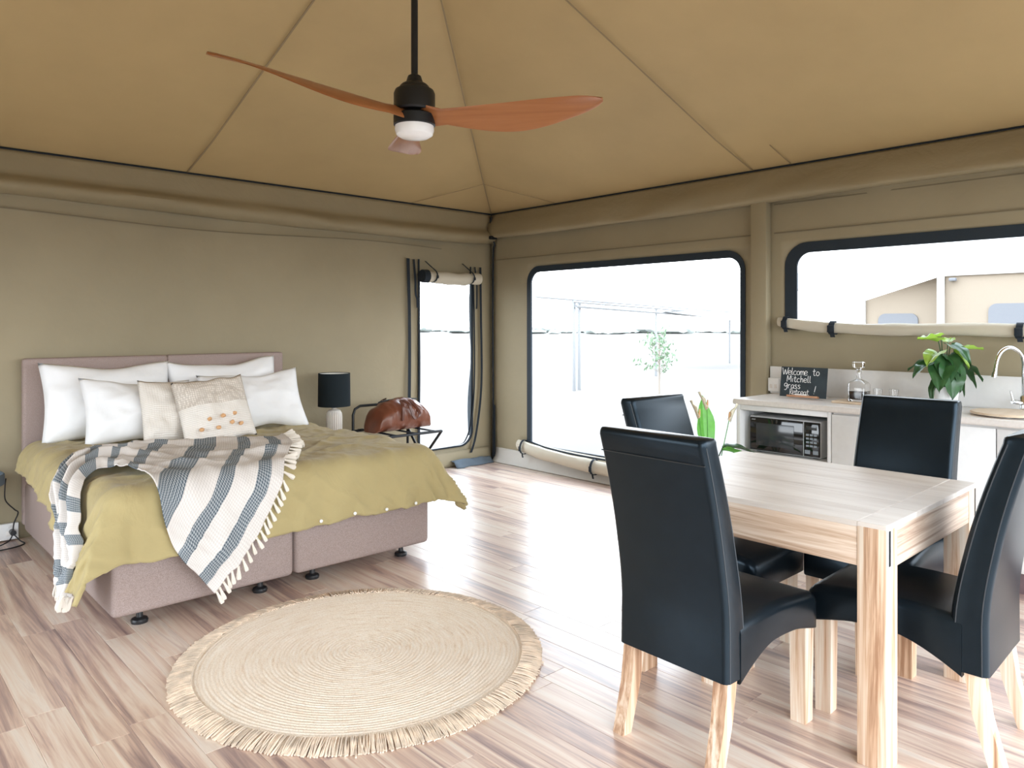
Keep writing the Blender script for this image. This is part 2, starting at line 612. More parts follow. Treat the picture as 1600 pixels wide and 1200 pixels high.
def grid(bm, nu, nv, fn, uvfn=None, both=False):
    V = [[bm.verts.new(fn(i / nu, j / nv)) for j in range(nv + 1)] for i in range(nu + 1)]
    uvl = bm.loops.layers.uv.verify() if uvfn else None
    for i in range(nu):
        for j in range(nv):
            f = bm.faces.new((V[i][j], V[i + 1][j], V[i + 1][j + 1], V[i][j + 1]))
            if uvl:
                for l, (a, b) in zip(f.loops, ((i, j), (i + 1, j), (i + 1, j + 1), (i, j + 1))):
                    l[uvl].uv = uvfn(a / nu, b / nv)
    return V


def rrect(x0, x1, y0, y1, r, seg=6):
    """Rounded rectangle outline; r may be four radii (x0y0, x1y0, x1y1, x0y1)."""
    rs = r if isinstance(r, (tuple, list)) else (r,) * 4
    out = []
    for (cx, cy, a0, q) in ((x0, y0, pi, 0), (x1, y0, 1.5 * pi, 1), (x1, y1, 0, 2), (x0, y1, 0.5 * pi, 3)):
        rr = max(rs[q], 1e-4)
        ccx = cx + rr if cx == x0 else cx - rr
        ccy = cy + rr if cy == y0 else cy - rr
        for k in range(seg + 1):
            a = a0 + 0.5 * pi * k / seg
            out.append((ccx + rr * cos(a), ccy + rr * sin(a)))
    return out


def inside(p, poly):
    x, y = p
    c = False
    n = len(poly)
    for i in range(n):
        x1, y1 = poly[i]
        x2, y2 = poly[i - 1]
        if (y1 > y) != (y2 > y) and x < (x2 - x1) * (y - y1) / (y2 - y1) + x1:
            c = not c
    return c


def nz(*p):
    return noise.noise(Vector(p))


def sheet(u0, u1, v0, v1, holes, step, fn):
    """Triangulated sheet with holes; fn maps (u, v) to a point."""
    pts, edges = [], []
    def loop(poly):
        s = len(pts)
        pts.extend(Vector(p) for p in poly)
        n = len(poly)
        edges.extend((s + i, s + (i + 1) % n) for i in range(n))
    nu, nv = max(1, round((u1 - u0) / step)), max(1, round((v1 - v0) / step))
    border = [(u0 + (u1 - u0) * i / nu, v0) for i in range(nu)] + [(u1, v0 + (v1 - v0) * j / nv) for j in range(nv)] + \
             [(u1 - (u1 - u0) * i / nu, v1) for i in range(nu)] + [(u0, v1 - (v1 - v0) * j / nv) for j in range(nv)]
    loop(border)
    for h in holes:
        loop(h)
    for i in range(1, nu):
        for j in range(1, nv):
            p = (u0 + (u1 - u0) * i / nu, v0 + (v1 - v0) * j / nv)
            if not any(inside(p, h) for h in holes):
                pts.append(Vector(p))
    r = delaunay_2d_cdt(pts, edges, [], 0, 1e-6)
    bm = bmesh.new()
    V = [bm.verts.new(fn(p.x, p.y)) for p in r[0]]
    for f in r[2]:
        cx = sum(r[0][i].x for i in f) / len(f)
        cy = sum(r[0][i].y for i in f) / len(f)
        if any(inside((cx, cy), h) for h in holes):
            continue
        try:
            bm.faces.new([V[i] for i in f])
        except ValueError:
            pass
    return bm


def ring_band(outer, inner, fn, thick):
    """Flat band between two outlines of equal count, with thickness."""
    bm = bmesh.new()
    n = len(outer)
    A = [bm.verts.new(fn(u, v, 0)) for u, v in outer]
    B = [bm.verts.new(fn(u, v, 0)) for u, v in inner]
    A2 = [bm.verts.new(fn(u, v, thick)) for u, v in outer]
    B2 = [bm.verts.new(fn(u, v, thick)) for u, v in inner]
    for i in range(n):
        j = (i + 1) % n
        for q in ((A[i], A[j], B[j], B[i]), (A2[i], B2[i], B2[j], A2[j]), (A[i], A2[i], A2[j], A[j]), (B[i], B[j], B2[j], B2[i])):
            try:
                bm.faces.new(q)
            except ValueError:
                pass
    return bm


def solid(o, t, offset=-1):
    m = o.modifiers.new('thickness', 'SOLIDIFY')
    m.thickness = t
    m.offset = offset
    return o


def copy_tree(o, parent=None):
    c = o.copy()
    COL.objects.link(c)
    c.parent = parent
    for ch in list(o.children):
        copy_tree(ch, c)
    return c


def strip(bm, pts, side, w, t, nrm):
    """Flat webbing along pts: width w along `side`, thickness t along nrm."""
    side = Vector(side).normalized() * (w / 2)
    nrm = Vector(nrm).normalized() * t
    rings = []
    for p in pts:
        p = Vector(p)
        rings.append([p - side, p + side, p + side + nrm, p - side + nrm])
    loft(bm, rings)


def smooth_path(ctrl, n):
    P = [Vector(c) for c in ctrl]
    out = []
    k = len(P) - 1
    for i in range(n + 1):
        t = i / n * k
        s = min(int(t), k - 1)
        f = t - s
        p0, p1, p2, p3 = P[max(s - 1, 0)], P[s], P[s + 1], P[min(s + 2, k)]
        out.append(0.5 * ((2 * p1) + (p2 - p0) * f + (2 * p0 - 5 * p1 + 4 * p2 - p3) * f * f + (3 * p1 - p0 - 3 * p2 + p3) * f ** 3))
    return out


# ------------------------------------------------------------------ setting: floor of planks
EAVE = 2.64
XW, YW = -7.0, -7.0
floor = structure(mesh_obj('floor', boxb((-3.5, -3.5, -0.03), (7.0, 7.0, 0.04)), M['subfloor'], None, False))
PW, PL = 0.135, 1.22
Fv = Vector((cos(radians(46.9)), sin(radians(46.9)), 0))
Rv = Vector((sin(radians(46.9)), -cos(radians(46.9)), 0))


def to_pix(p):
    d = Vector(p) - Vector(cam.location)
    z = d.dot(Fv)
    if z < 0.15:
        return None
    return 800 + 1150 * d.dot(Rv) / z, 508 - 1150 * d.z / z


def plank_bm(l, bm=None, c=(0, 0)):
    bm = bm or bmesh.new()
    w = PW - 0.0005
    l = l - 0.0005
    e = 0.0013
    rings = []
    for (dx, z) in ((0, -0.009), (0, -e), (e, 0.0)):
        rings.append([(c[0] + sx * (w / 2 - dx), c[1] + sy * (l / 2 - dx), z) for sx, sy in ((-1, -1), (1, -1), (1, 1), (-1, 1))])
    loft(bm, rings)
    return bm


plank_mesh = {}
rest = bmesh.new()
rows = int(7.0 / PW)
for i in range(rows + 1):
    x = -PW / 2 - i * PW
    if x - PW / 2 < XW - 0.01:
        continue
    y = 0.0 - ((i * 0.437 + 0.13 * ((i * 7) % 5)) % 1.0) * PL
    segs = [(y, 0.0)] if y < -0.03 else []
    if not segs:
        y = 0.0
    while y > YW + 0.03:
        y2 = max(y - PL, YW)
        segs.append((y2, y))
        y = y2
    for (a, b_) in segs:
        seen = False
        for fx in (-0.5, 0.5):
            for k in range(7):
                q = to_pix((x + fx * PW, a + (b_ - a) * k / 6, 0))
                if q and -25 < q[0] < 1625 and -25 < q[1] < 1225:
                    seen = True
        l = round(b_ - a, 3)
        if seen:
            if l not in plank_mesh:
                o = mesh_obj('plank', plank_bm(l), M['plank'], floor, False)
                plank_mesh[l] = o.data
            else:
                o = bpy.data.objects.new('plank', plank_mesh[l])
                COL.objects.link(o)
                o.parent = floor
            o.location = (x, (a + b_) / 2, 0)
        else:
            plank_bm(l, rest, (x, (a + b_) / 2))
if len(rest.verts):
    tag(mesh_obj('plank_remainder', rest, M['plank'], floor, False), kind='stuff')
else:
    rest.free()

# ------------------------------------------------------------------ setting: canvas walls
DOOR = rrect(-0.965, -0.285, 0.20, 1.95, (0.02, 0.16, 0.02, 0.02))
WIN1 = rrect(-2.995, -0.56, 0.235, 2.04, (0.05, 0.05, 0.16, 0.16), 8)
WIN2 = rrect(-6.35, -3.325, 1.42, 2.055, (0.05, 0.05, 0.17, 0.17), 8)
LEFTW = rrect(-3.5, -0.9, 0.4, 2.1, 0.12)


def near(u, z, poly_box):
    a0, a1, b0, b1 = poly_box
    dx = max(a0 - u, 0, u - a1)
    dz = max(b0 - z, 0, z - b1)
    return hypot(dx, dz)


def back_pt(u, z):
    w = 0.030 * nz(u * 0.9, z * 0.5, 2.1) + 0.012 * nz(u * 2.3 + z * 1.6, z * 1.4 - u * 0.7, 7.7)
    # soft diagonal pulls beside the door
    w += 0.010 * sin(7 * (u * 0.55 + z)) * exp(-((u + 1.5) / 0.55) ** 2)
    damp = min(1.0, near(u, z, (-0.965, -0.285, 0.2, 1.95)) / 0.25) * min(1, (-u) / 0.25 + 0.05)
    return (u, w * damp, z)


def right_pt(u, z):
    w = 0.022 * nz(u * 0.8, z * 0.6, 5.1) + 0.008 * nz(u * 2.6, z * 2.2, 1.3)
    damp = min(1.0, near(u, z, (-2.995, -0.56, 0.235, 2.04)) / 0.25, near(u, z, (-6.35, -3.325, 1.42, 2.055)) / 0.25) * min(1, -u / 0.25 + 0.05)
    return (w * damp, u, z)


wall_back = structure(solid(mesh_obj('wall_back', sheet(XW, 0, -0.02, EAVE, [DOOR], 0.11, back_pt), M['canvas_wall']), 0.006, 0))
wall_right = structure(solid(mesh_obj('wall_right', sheet(YW, 0, -0.02, EAVE, [WIN1, WIN2], 0.11, right_pt), M['canvas_wall']), 0.006, 0))
wall_left = structure(solid(mesh_obj('wall_left', sheet(YW, 0, -0.02, EAVE, [LEFTW], 0.4, lambda u, z: (XW, u, z)), M['canvas_wall']), 0.006, 0))
FRONT = rrect(-6.75, -0.35, 0.0, 2.32, 0.02)
wall_front = structure(solid(mesh_obj('wall_front', sheet(XW, 0, -0.02, EAVE, [FRONT], 0.4, lambda u, z: (u, YW, z)), M['canvas_wall']), 0.006, 0))

# seams stitched on the right wall and the back wall
for name, par, pts, side, nrm in (
        ('seam', wall_right, [(-0.012, -0.05 - 0.3 * i, 2.145) for i in range(11)], (0, 0, 1), (-1, 0, 0)),
        ('seam', wall_right, [(-0.012, -3.24 - 0.3 * i, 2.145) for i in range(13)], (0, 0, 1), (-1, 0, 0)),
        ('seam', wall_right, [(-0.014, -3.24 - 0.3 * i, 2.36) for i in range(13)], (0, 0, 1), (-1, 0, 0)),
        ('seam', wall_back, [(-0.7 - 0.3 * i, -0.026, 2.22 + 0.02 * sin(i * 0.6)) for i in range(18)], (0, 0, 1), (0, -1, 0))):
    bm = bmesh.new()
    strip(bm, pts, side, 0.009, 0.004, nrm)
    mesh_obj(name, bm, M['wall_seam'], par)

# ------------------------------------------------------------------ setting: ceiling, four canvas slopes
KB, KA = 0.335, 0.355
AX = 3.5
AY = AX * KB / KA
ZP = EAVE + KB * AX
R1, R2 = Vector((-AX, -AY, ZP)), Vector((-AX, YW + AY, ZP))
C00, C10, C11, C01 = Vector((0, 0, EAVE)), Vector((XW, 0, EAVE)), Vector((XW, YW, EAVE)), Vector((0, YW, EAVE))


def slope(a, b, c, d, n=28, m=18):
    """Quad a-b (eave) to d-c (ridge), with a soft sag."""
    def fn(u, v):
        p = a.lerp(b, u).lerp(d.lerp(c, u), v)
        edge = min(1, 6 * v, 6 * (1 - v)) * min(1, 6 * u, 6 * (1 - u))
        return p + Vector((0, 0, -edge * (0.02 + 0.02 * nz(p.x * 0.7, p.y * 0.7, 3.3))))
    bm = bmesh.new()
    grid(bm, n, m, fn)
    return bm


ceiling = structure(mesh_obj('ceiling', slope(C10, C00, R1, R1), M['canvas_roof']))
for q in ((C00, C01, R2, R1), (C01, C11, R2, R2), (C11, C10, R1, R2)):
    structure(mesh_obj('roof_panel', slope(*q), M['canvas_roof'], ceiling))


def roof_pt(x, y, off=0.0):
    z = EAVE + min(KB * -x, KA * -y)
    e = min(1, 6 * (z - EAVE) / 1.05)
    return Vector((x, y, z - 0.033 * e - off))


def roof_seam(p, q, w=0.014, n=18, par=ceiling):
    bm = bmesh.new()
    P = [roof_pt(p[0] + (q[0] - p[0]) * i / n, p[1] + (q[1] - p[1]) * i / n, 0.004) for i in range(n + 1)]
    d = Vector((q[0] - p[0], q[1] - p[1], 0)).normalized()
    strip(bm, P, (-d.y, d.x, 0), w, 0.003, (0, 0, -1))
    mesh_obj('roof_seam', bm, M['canvas_seam'], par)


roof_seam((-0.02, -0.02), (-AX, -AY), 0.010)
roof_seam((-3.19, -0.03), (-3.19, -2.9), 0.012)
roof_seam((-0.03, -3.07), (-3.2, -3.07), 0.010)
roof_seam((-0.03, -3.38), (-0.35, -3.38), 0.007)
roof_seam((-1.07, -0.03), (-0.62, -0.585), 0.007, 6)
roof_seam((-0.03, -0.985), (-0.62, -0.585), 0.007, 6)
# black rope in the eave track
bm = bmesh.new()
tube(bm, [(0.0 - 0.02, YW + 0.05, EAVE - 0.004), (-0.02, -0.02, EAVE - 0.004)], 0.009, 6)
structure(mesh_obj('trim_1', bm, M['tape']))
bm = bmesh.new()
tube(bm, [(XW + 0.05, -0.02, EAVE - 0.004), (-0.02, -0.02, EAVE - 0.004)], 0.009, 6)
structure(mesh_obj('trim_2', bm, M['tape']))


# valances hanging from the eave, loose at the hem
def valance(name, pt, length, prof, n=70, amp=0.026):
    bm = bmesh.new()
    P = smooth_path([(a, b, 0) for a, b in prof], 18)
    def fn(u, v):
        q = P[min(18, round(v * 18))]
        s = u * length
        w = amp * (nz(s * 1.1, v * 2.0, 4.4) + 0.6 * nz(s * 3.1 + 2 * v, v * 3, 9.1)) * min(1, v * 2.5)
        sag = 0.05 * v * (nz(s * 0.55, 0.3, 6.6)) - 0.02 * v * sin(pi * u)
        return pt(s, q[0] + w, q[1] + sag)
    grid(bm, n, 18, fn)
    return structure(solid(mesh_obj(name, bm, M['canvas_valance']), 0.004, 0))


valance('trim_3', lambda s, o, z: (-0.03 - s, -0.004 - max(0.001, o), z), 6.9,
        [(0.02, 2.63), (0.026, 2.55), (0.03, 2.47), (0.075, 2.435), (0.105, 2.40), (0.095, 2.36), (0.05, 2.335), (0.012, 2.33)])
valance('trim_4', lambda s, o, z: (-0.004 - max(0.001, o), -0.03 - s, z), 6.9,
        [(0.02, 2.63), (0.05, 2.57), (0.085, 2.50), (0.105, 2.43), (0.095, 2.395), (0.05, 2.39), (0.015, 2.40)])

# corner pole sleeve and the black zip running down the corner
bm = bmesh.new()
tube(bm, smooth_path([(-0.06, -0.075, 2.37), (-0.03, -0.085, 2.30), (-0.03, -0.062, 2.2), (-0.035, -0.062, 1.4), (-0.03, -0.062, 0.7), (-0.035, -0.064, 0.02)], 30), 0.009, 6)
structure(mesh_obj('trim_6', bm, M['tape']))
bm = boxb((-0.09, -0.11, 2.375), (0.09, 0.07, 0.035), 0.01)
tube(bm, [(-0.06, -0.06, 2.37), (-0.06, -0.06, 2.60)], 0.014, 8)
structure(mesh_obj('trim_7', bm, M['black_metal']))
bm = bmesh.new()
strip(bm, [(-0.028, -0.08, 0.0), (-0.028, -0.08, 0.25), (-0.028, -0.078, 0.6)], (0, 1, 0), 0.03, 0.01, (-1, 0, 0))
structure(mesh_obj('trim_8', bm, M['tape']))

# canvas sleeve over the wall post between the two windows
bm = boxb((-0.045, -3.148, 1.20), (0.085, 0.135, 2.40), 0.016)
for v in bm.verts:
    v.co.x += 0.006 * nz(v.co.z * 3, v.co.y * 5, 1)
structure(mesh_obj('column_1', bm, M['canvas_wall']))
structure(mesh_obj('trim_9', boxb((-0.05, -3.148, 2.404), (0.11, 0.15, 0.014), 0.004), M['tape']))

# mud-flap skirt along the foot of the right wall
bm = bmesh.new()
prof = [(0.012, 0.15), (0.016, 0.10), (0.03, 0.055), (0.055, 0.02), (0.075, 0.006)]
def skirt(u, v):
    i = min(3, int(v * 4))
    f = v * 4 - i
    a, b = prof[i], prof[i + 1]
    s = u * 3.1
    return (-(a[0] + (b[0] - a[0]) * f) - 0.008 * (nz(s * 2, v * 2, 8) + 1) * v, -0.09 - s, a[1] + (b[1] - a[1]) * f)
grid(bm, 40, 8, skirt)
structure(solid(mesh_obj('baseboard_right', bm, M['canvas_skirt']), 0.004, 0))


# ------------------------------------------------------------------ windows in the right wall
def window(name, outline_args, inner_args, seg, roll_ctrl, roll_r, straps):
    o = rrect(*outline_args, seg)
    i = rrect(*inner_args, seg)
    fn = lambda u, v, t: (-0.010 + t, u, v)
    fr = mesh_obj(name, ring_band(o, i, fn, 0.02), M['tape_window'], None, False)
    structure(fr)
    bm = bmesh.new()
    bm.faces.new([bm.verts.new((0.002, u, v)) for u, v in rrect(*[a for a in inner_args[:4]], inner_args[4], seg)])
    mesh_obj('insect_screen', bm, M['screen'], fr, False)
    bm = bmesh.new()
    P = smooth_path(roll_ctrl, 50)
    rings = []
    for k, p in enumerate(P):
        rr = roll_r * (1 + 0.16 * nz(k * 0.23, 1.7, 3)) * (0.72 + 0.28 * min(1, k / 4))
        rings.append([(p.x + rr * 0.72 * cos(a) - 0.012 * (a == 0), p.y, p.z + rr * sin(a) + 0.006 * nz(k * 0.3, a, 2)) for a in [2 * pi * q / 12 for q in range(12)]])
    loft(bm, rings)
    rl = mesh_obj('rolled_flap', bm, M['canvas_pale'], fr)
    for (k, tw) in straps:
        p = P[k]
        bm = bmesh.new()
        pts = [(p.x + roll_r * 0.95 * cos(a) - 0.004, p.y + 0.004 * sin(2 * a), p.z + roll_r * 1.14 * sin(a)) for a in [2 * pi * q / 14 for q in range(14)]]
        rings = []
        for q in pts:
            d = Vector((q[0] - p.x, 0, q[2] - p.z)).normalized() * 0.004
            rings.append([(q[0], q[1] - tw, q[2]), (q[0], q[1] + tw, q[2]), (q[0] + d.x, q[1] + tw, q[2] + d.z), (q[0] + d.x, q[1] - tw, q[2] + d.z)])
        loft(bm, rings, closed=True)
        box(bm, (p.x - roll_r * 0.95 - 0.008, p.y, p.z - 0.2 * roll_r), (0.012, tw * 2.4, 0.05), 0.004)
        strip(bm, [(p.x - roll_r * 0.5, p.y, p.z - roll_r * 1.05), (p.x - roll_r * 0.4, p.y - 0.004, p.z - roll_r * 1.7)], (0, 1, 0), tw * 1.6, 0.003, (-1, 0, 0))
        mesh_obj('strap', bm, M['tape'], rl)
    return fr


w1 = window('window_1', (-2.997, -0.558, 0.23, 2.045, (0.05, 0.05, 0.165, 0.165)), (-2.955, -0.615, 0.24, 1.985, (0.04, 0.04, 0.11, 0.11)), 8,
            [(-0.05, -0.47, 0.225), (-0.075, -0.8, 0.185), (-0.09, -1.3, 0.155), (-0.09, -1.9, 0.14), (-0.075, -2.5, 0.15), (-0.06, -3.02, 0.18)], 0.062, [(4, 0.012), (24, 0.012), (45, 0.012)])
w2 = window('window_2', (-6.35, -3.323, 1.42, 2.058, (0.05, 0.05, 0.17, 0.17)), (-6.3, -3.415, 1.43, 1.982, (0.04, 0.04, 0.10, 0.10)), 8,
            [(-0.05, -3.29, 1.475), (-0.06, -3.6, 1.44), (-0.065, -4.0, 1.42), (-0.065, -4.6, 1.42), (-0.065, -5.4, 1.41), (-0.05, -6.4, 1.42)], 0.04, [(3, 0.018), (13, 0.020), (33, 0.018)])
# loose sill cloth between screen and rolled flap
bm = bmesh.new()
def sill(u, v):
    y = -0.56 - 2.4 * u
    sag = 0.10 * sin(pi * min(1, u * 1.1)) ** 0.8
    z0 = 0.262 - sag * 0.35
    return (-0.016 - 0.04 * v - 0.01 * sin(pi * v), y, z0 + (0.185 - sag * 0.45 - z0) * v)
grid(bm, 30, 6, sill)
solid(mesh_obj('sill_cloth', bm, M['canvas_pale'], w1), 0.004, 0)
bm = bmesh.new()
tube(bm, smooth_path([(-0.022, -0.57, 0.275), (-0.03, -0.85, 0.235), (-0.035, -1.3, 0.215), (-0.03, -1.9, 0.22), (-0.02, -2.9, 0.26)], 30), 0.009, 6)
mesh_obj('zip', bm, M['tape'], w1)

# left wall screen frame (out of view, where the second window's light comes in)
wl_ = structure(mesh_obj('window_3', ring_band(rrect(-3.52, -0.88, 0.38, 2.12, 0.12), rrect(-3.46, -0.94, 0.44, 2.06, 0.1), lambda u, v, t: (XW + 0.012 - t, u, v), 0.02), M['tape_window'], None, False))

# ------------------------------------------------------------------ door in the back wall: zips, ties, rolled flap
fn = lambda u, v, t: (u, -0.006 - t, v)
door = structure(mesh_obj('door_1', ring_band(rrect(-0.975, -0.275, 0.19, 1.96, (0.02, 0.165, 0.02, 0.02), 8), rrect(-0.957, -0.30, 0.205, 1.94, (0.02, 0.15, 0.02, 0.02), 8), fn, 0.012), M['tape'], None, False))
bm = bmesh.new()
bm.faces.new([bm.verts.new((u, 0.004, v)) for u, v in rrect(-0.957, -0.30, 0.205, 1.94, (0.02, 0.15, 0.02, 0.02), 8)])
mesh_obj('insect_screen', bm, M['screen'], door, False)
# grey inner hem on the right of the opening
bm = bmesh.new()
grid(bm, 3, 20, lambda u, v: (-0.292 - (0.055 + 0.02 * sin(v * 9) + 0.012 * nz(v * 5, 1, 1)) * u * (1 - 0.4 * v), -0.012 - 0.02 * u, 0.30 + 1.6 * v))
solid(mesh_obj('mesh_hem', bm, M['grey_fabric'], door), 0.003, 0)


def tape(pts, w, par, name='webbing', n=24):
    bm = bmesh.new()
    strip(bm, smooth_path(pts, n), (1, 0, 0), w, 0.004, (0, -1, 0))
    return mesh_obj(name, bm, M['tape'], par)


tape([(-1.115, -0.035, 2.10), (-1.10, -0.035, 1.6), (-1.10, -0.04, 1.1), (-1.105, -0.035, 0.5)], 0.034, door, 'zip_cover')
tape([(-0.985, -0.03, 2.10), (-0.985, -0.035, 1.6), (-0.975, -0.03, 1.0), (-0.985, -0.03, 0.3)], 0.020, door, 'zip_cover')
tape([(-0.19, -0.035, 2.06), (-0.185, -0.04, 1.5), (-0.18, -0.045, 0.95), (-0.21, -0.05, 0.6), (-0.27, -0.05, 0.28), (-0.33, -0.05, 0.12)], 0.026, door, 'zip_cover')
tape([(-0.32, -0.03, 2.06), (-0.325, -0.03, 1.9)], 0.018, door, 'zip_cover', 4)
tape([(-0.275, -0.02, 1.9), (-0.265, -0.025, 1.4), (-0.268, -0.03, 0.9), (-0.30, -0.03, 0.5), (-0.38, -0.03, 0.27), (-0.50, -0.03, 0.215), (-0.9, -0.02, 0.205)], 0.016, door, 'zip_cover', 40)
tape([(-1.045, -0.03, 2.095), (-1.04, -0.05, 1.9), (-1.035, -0.05, 1.76), (-1.015, -0.05, 1.70), (-1.012, -0.05, 1.62)], 0.024, door, 'tie')
tape([(-0.262, -0.03, 2.06), (-0.262, -0.06, 1.88), (-0.26, -0.06, 1.70), (-0.255, -0.05, 1.62)], 0.018, door, 'tie')
bm = bmesh.new()
rings = []
for k in range(25):
    u = k / 24
    x = -0.98 + 0.72 * u
    r0 = 0.062 * (1 + 0.10 * nz(u * 6, 2, 5)) * (0.93 if k in (0, 24) else 1)
    zc = 1.93 - 0.012 * sin(pi * u) + 0.01 * nz(u * 4, 1, 1)
    pinch = 1 - 0.16 * exp(-((u - 0.14) / 0.04) ** 2) - 0.16 * exp(-((u - 0.83) / 0.04) ** 2)
    rings.append([(x, -0.10 + r0 * pinch * 0.95 * cos(a), zc + r0 * pinch * sin(a)) for a in [2 * pi * q / 16 for q in range(16)]])
loft(bm, rings)
roll = mesh_obj('rolled_flap', bm, M['canvas_pale'], door)
bm = bmesh.new()
tube(bm, [(-0.995, -0.10, 1.93), (-0.93, -0.10, 1.93)], [0.063, 0.0655], 16)
mesh_obj('roll_end', bm, M['tape'], roll)
for xx, sl in ((-0.86, 0.025), (-0.385, 0.03)):
    bm = bmesh.new()
    strip(bm, smooth_path([(xx - 0.045, -0.03, 2.085), (xx - 0.03, -0.10, 2.03), (xx - 0.01, -0.165, 1.975), (xx, -0.17, 1.93), (xx - 0.006, -0.15, 1.885), (xx - 0.02, -0.10, 1.865)], 16), (1, 0, 0), 0.016, 0.004, (0, -1, 0.2))
    box(bm, (xx, -0.176, 1.925), (0.026, 0.012, 0.03), 0.004)
    mesh_obj('tie', bm, M['tape'], roll)
# flap hem lying on the floor by the door
bm = bmesh.new()
grid(bm, 14, 6, lambda u, v: (-0.60 + 0.50 * u, -0.05 - 0.13 * v * (0.8 + 0.3 * nz(u * 4, 1, 4)), 0.004 + 0.045 * sin(pi * min(1, v * 1.15)) * (0.6 + 0.5 * nz(u * 6, v * 2, 2)) + 0.06 * (1 - v) * (1 - 0.3 * u)))
solid(mesh_obj('door_flap_hem', bm, M['grey_fabric'], door), 0.004, 0)
bm = bmesh.new()
grid(bm, 14, 6, lambda u, v: (-0.95 + 0.9 * u, -0.022 - 0.02 * v - 0.02 * sin(pi * v) * (0.5 + nz(u * 6, v, 3)), 0.155 - 0.15 * v))
solid(mesh_obj('skirt_flap', bm, M['canvas_wall'], door), 0.004, 0)

# ------------------------------------------------------------------ outside
GZ = -0.42
structure(mesh_obj('ground', boxb((30, 40, GZ - 0.05), (900, 900, 0.1)), M['ground'], None, False))


def at_depth(px, d, z):
    r = Fv + Rv * ((px - 800) / 1150)
    p = Vector(cam.location) + r * d
    return Vector((p.x, p.y, z))


# long low shade frame on posts, out in the paddock
sf = thing('shade_frame', 'pale steel shade frame on posts out in the paddock', 'shade frame', at_depth(898, 20.9, GZ))
o0 = sf.location.copy()
pa, pb, pc = at_depth(838, 19.5, 2.20), at_depth(1165, 40, 2.10), at_depth(905, 20.5, 2.02)
for px, d in ((897, 20.9), (905, 21.2), (1025, 27), (1140, 36)):
    q = at_depth(px, d, GZ) - o0
    mesh_obj('post', boxb((q.x, q.y, 1.28), (0.07, 0.07, 2.56), 0.006), M['steel_white'], sf)
for a, b_, r in ((pa, pb, 0.035), (at_depth(895, 20.5, 2.1), at_depth(1168, 39, 1.95), 0.04), (at_depth(900, 20.8, 1.98), at_depth(1168, 39.5, 1.75), 0.05)):
    bm = bmesh.new()
    tube(bm, [a - o0, b_ - o0], r, 6)
    mesh_obj('beam', bm, M['steel_white'], sf)
bm = bmesh.new()
A, B_, C_ = at_depth(1030, 27, 1.98) - o0, at_depth(1175, 33, 1.55) - o0, at_depth(1175, 38, 1.98) - o0
D_ = (A + C_) / 2 + Vector((0, 0, 0.1))
bm.faces.new([bm.verts.new(p) for p in (A, B_, C_, D_)])
solid(mesh_obj('shade_cloth', bm, M['steel_white'], sf, False), 0.02)

# young tree
t0 = at_depth(1030, 19.5, GZ)
tr = thing('young_tree', 'thin young tree with sparse leaves outside the big window', 'tree', t0)
bm = bmesh.new()
tube(bm, smooth_path([(0, 0, 0), (0.04, 0.02, 0.7), (0, 0, 1.3), (0.05, 0, 1.75)], 10), [0.03 - 0.0022 * i for i in range(11)], 6)
br = []
for k in range(14):
    a = k * 2.4
    z = 0.55 + 1.0 * k / 14
    l = 0.25 + 0.28 * random.random()
    e = Vector((cos(a) * l, sin(a) * l, z + 0.15 + 0.3 * random.random()))
    br.append((Vector((0.02, 0, z)), e))
    tube(bm, [(0.02, 0, z), e], [0.010, 0.004], 5)
mesh_obj('trunk', bm, M['trunk'], tr)
bm = bmesh.new()
for s_, e in br:
    for k in range(22):
        p = s_.lerp(e, 0.3 + 0.8 * random.random()) + Vector([random.gauss(0, 0.07) for _ in range(3)])
        q = Euler([random.random() * 6 for _ in range(3)]).to_matrix()
        bm.faces.new([bm.verts.new(p + q @ Vector(c)) for c in ((-0.055, 0, 0), (0, 0.028, 0), (0.055, 0, 0), (0, -0.028, 0))])
tag(mesh_obj('leaves', bm, M['leaf_young'], tr, False), kind='stuff')

# far trees along the horizon
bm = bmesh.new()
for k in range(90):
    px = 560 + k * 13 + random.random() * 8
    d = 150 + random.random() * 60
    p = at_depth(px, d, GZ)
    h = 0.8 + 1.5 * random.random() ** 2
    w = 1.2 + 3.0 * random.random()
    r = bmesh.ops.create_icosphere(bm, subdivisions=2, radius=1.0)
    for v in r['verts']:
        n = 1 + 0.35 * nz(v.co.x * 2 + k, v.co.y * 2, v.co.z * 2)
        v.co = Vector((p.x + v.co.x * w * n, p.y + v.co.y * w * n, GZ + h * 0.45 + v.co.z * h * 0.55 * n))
tag(mesh_obj('distant_trees', bm, M['hazed_far_trees']), 'low line of distant trees along the horizon', 'trees', kind='stuff')

# neighbouring tent seen through the kitchen window
n0 = Vector((5.6, -4.6, GZ))
nt_ = thing('neighbour_tent', 'cream canvas tent next door with grey windows and white post', 'tent', n0)


def prism(poly, x0, x1):
    bm = bmesh.new()
    loft(bm, [[(x0, y, z) for y, z in poly], [(x1, y, z) for y, z in poly]])
    return bm


def win_panel(y0, y1, z0, z1, x):
    bm = bmesh.new()
    o = rrect(y0, y1, z0, z1, 0.12, 5)
    loft(bm, [[(x, a, b_) for a, b_ in o], [(x - 0.03, a, b_) for a, b_ in o]])
    return bm


nx_, ny_ = n0.x, n0.y


def slab(poly, x0, x1):
    """Upright slab: outline in world (y, z), between two x planes."""
    return prism([(y - ny_, z - GZ) for y, z in poly], x0 - nx_, x1 - nx_)


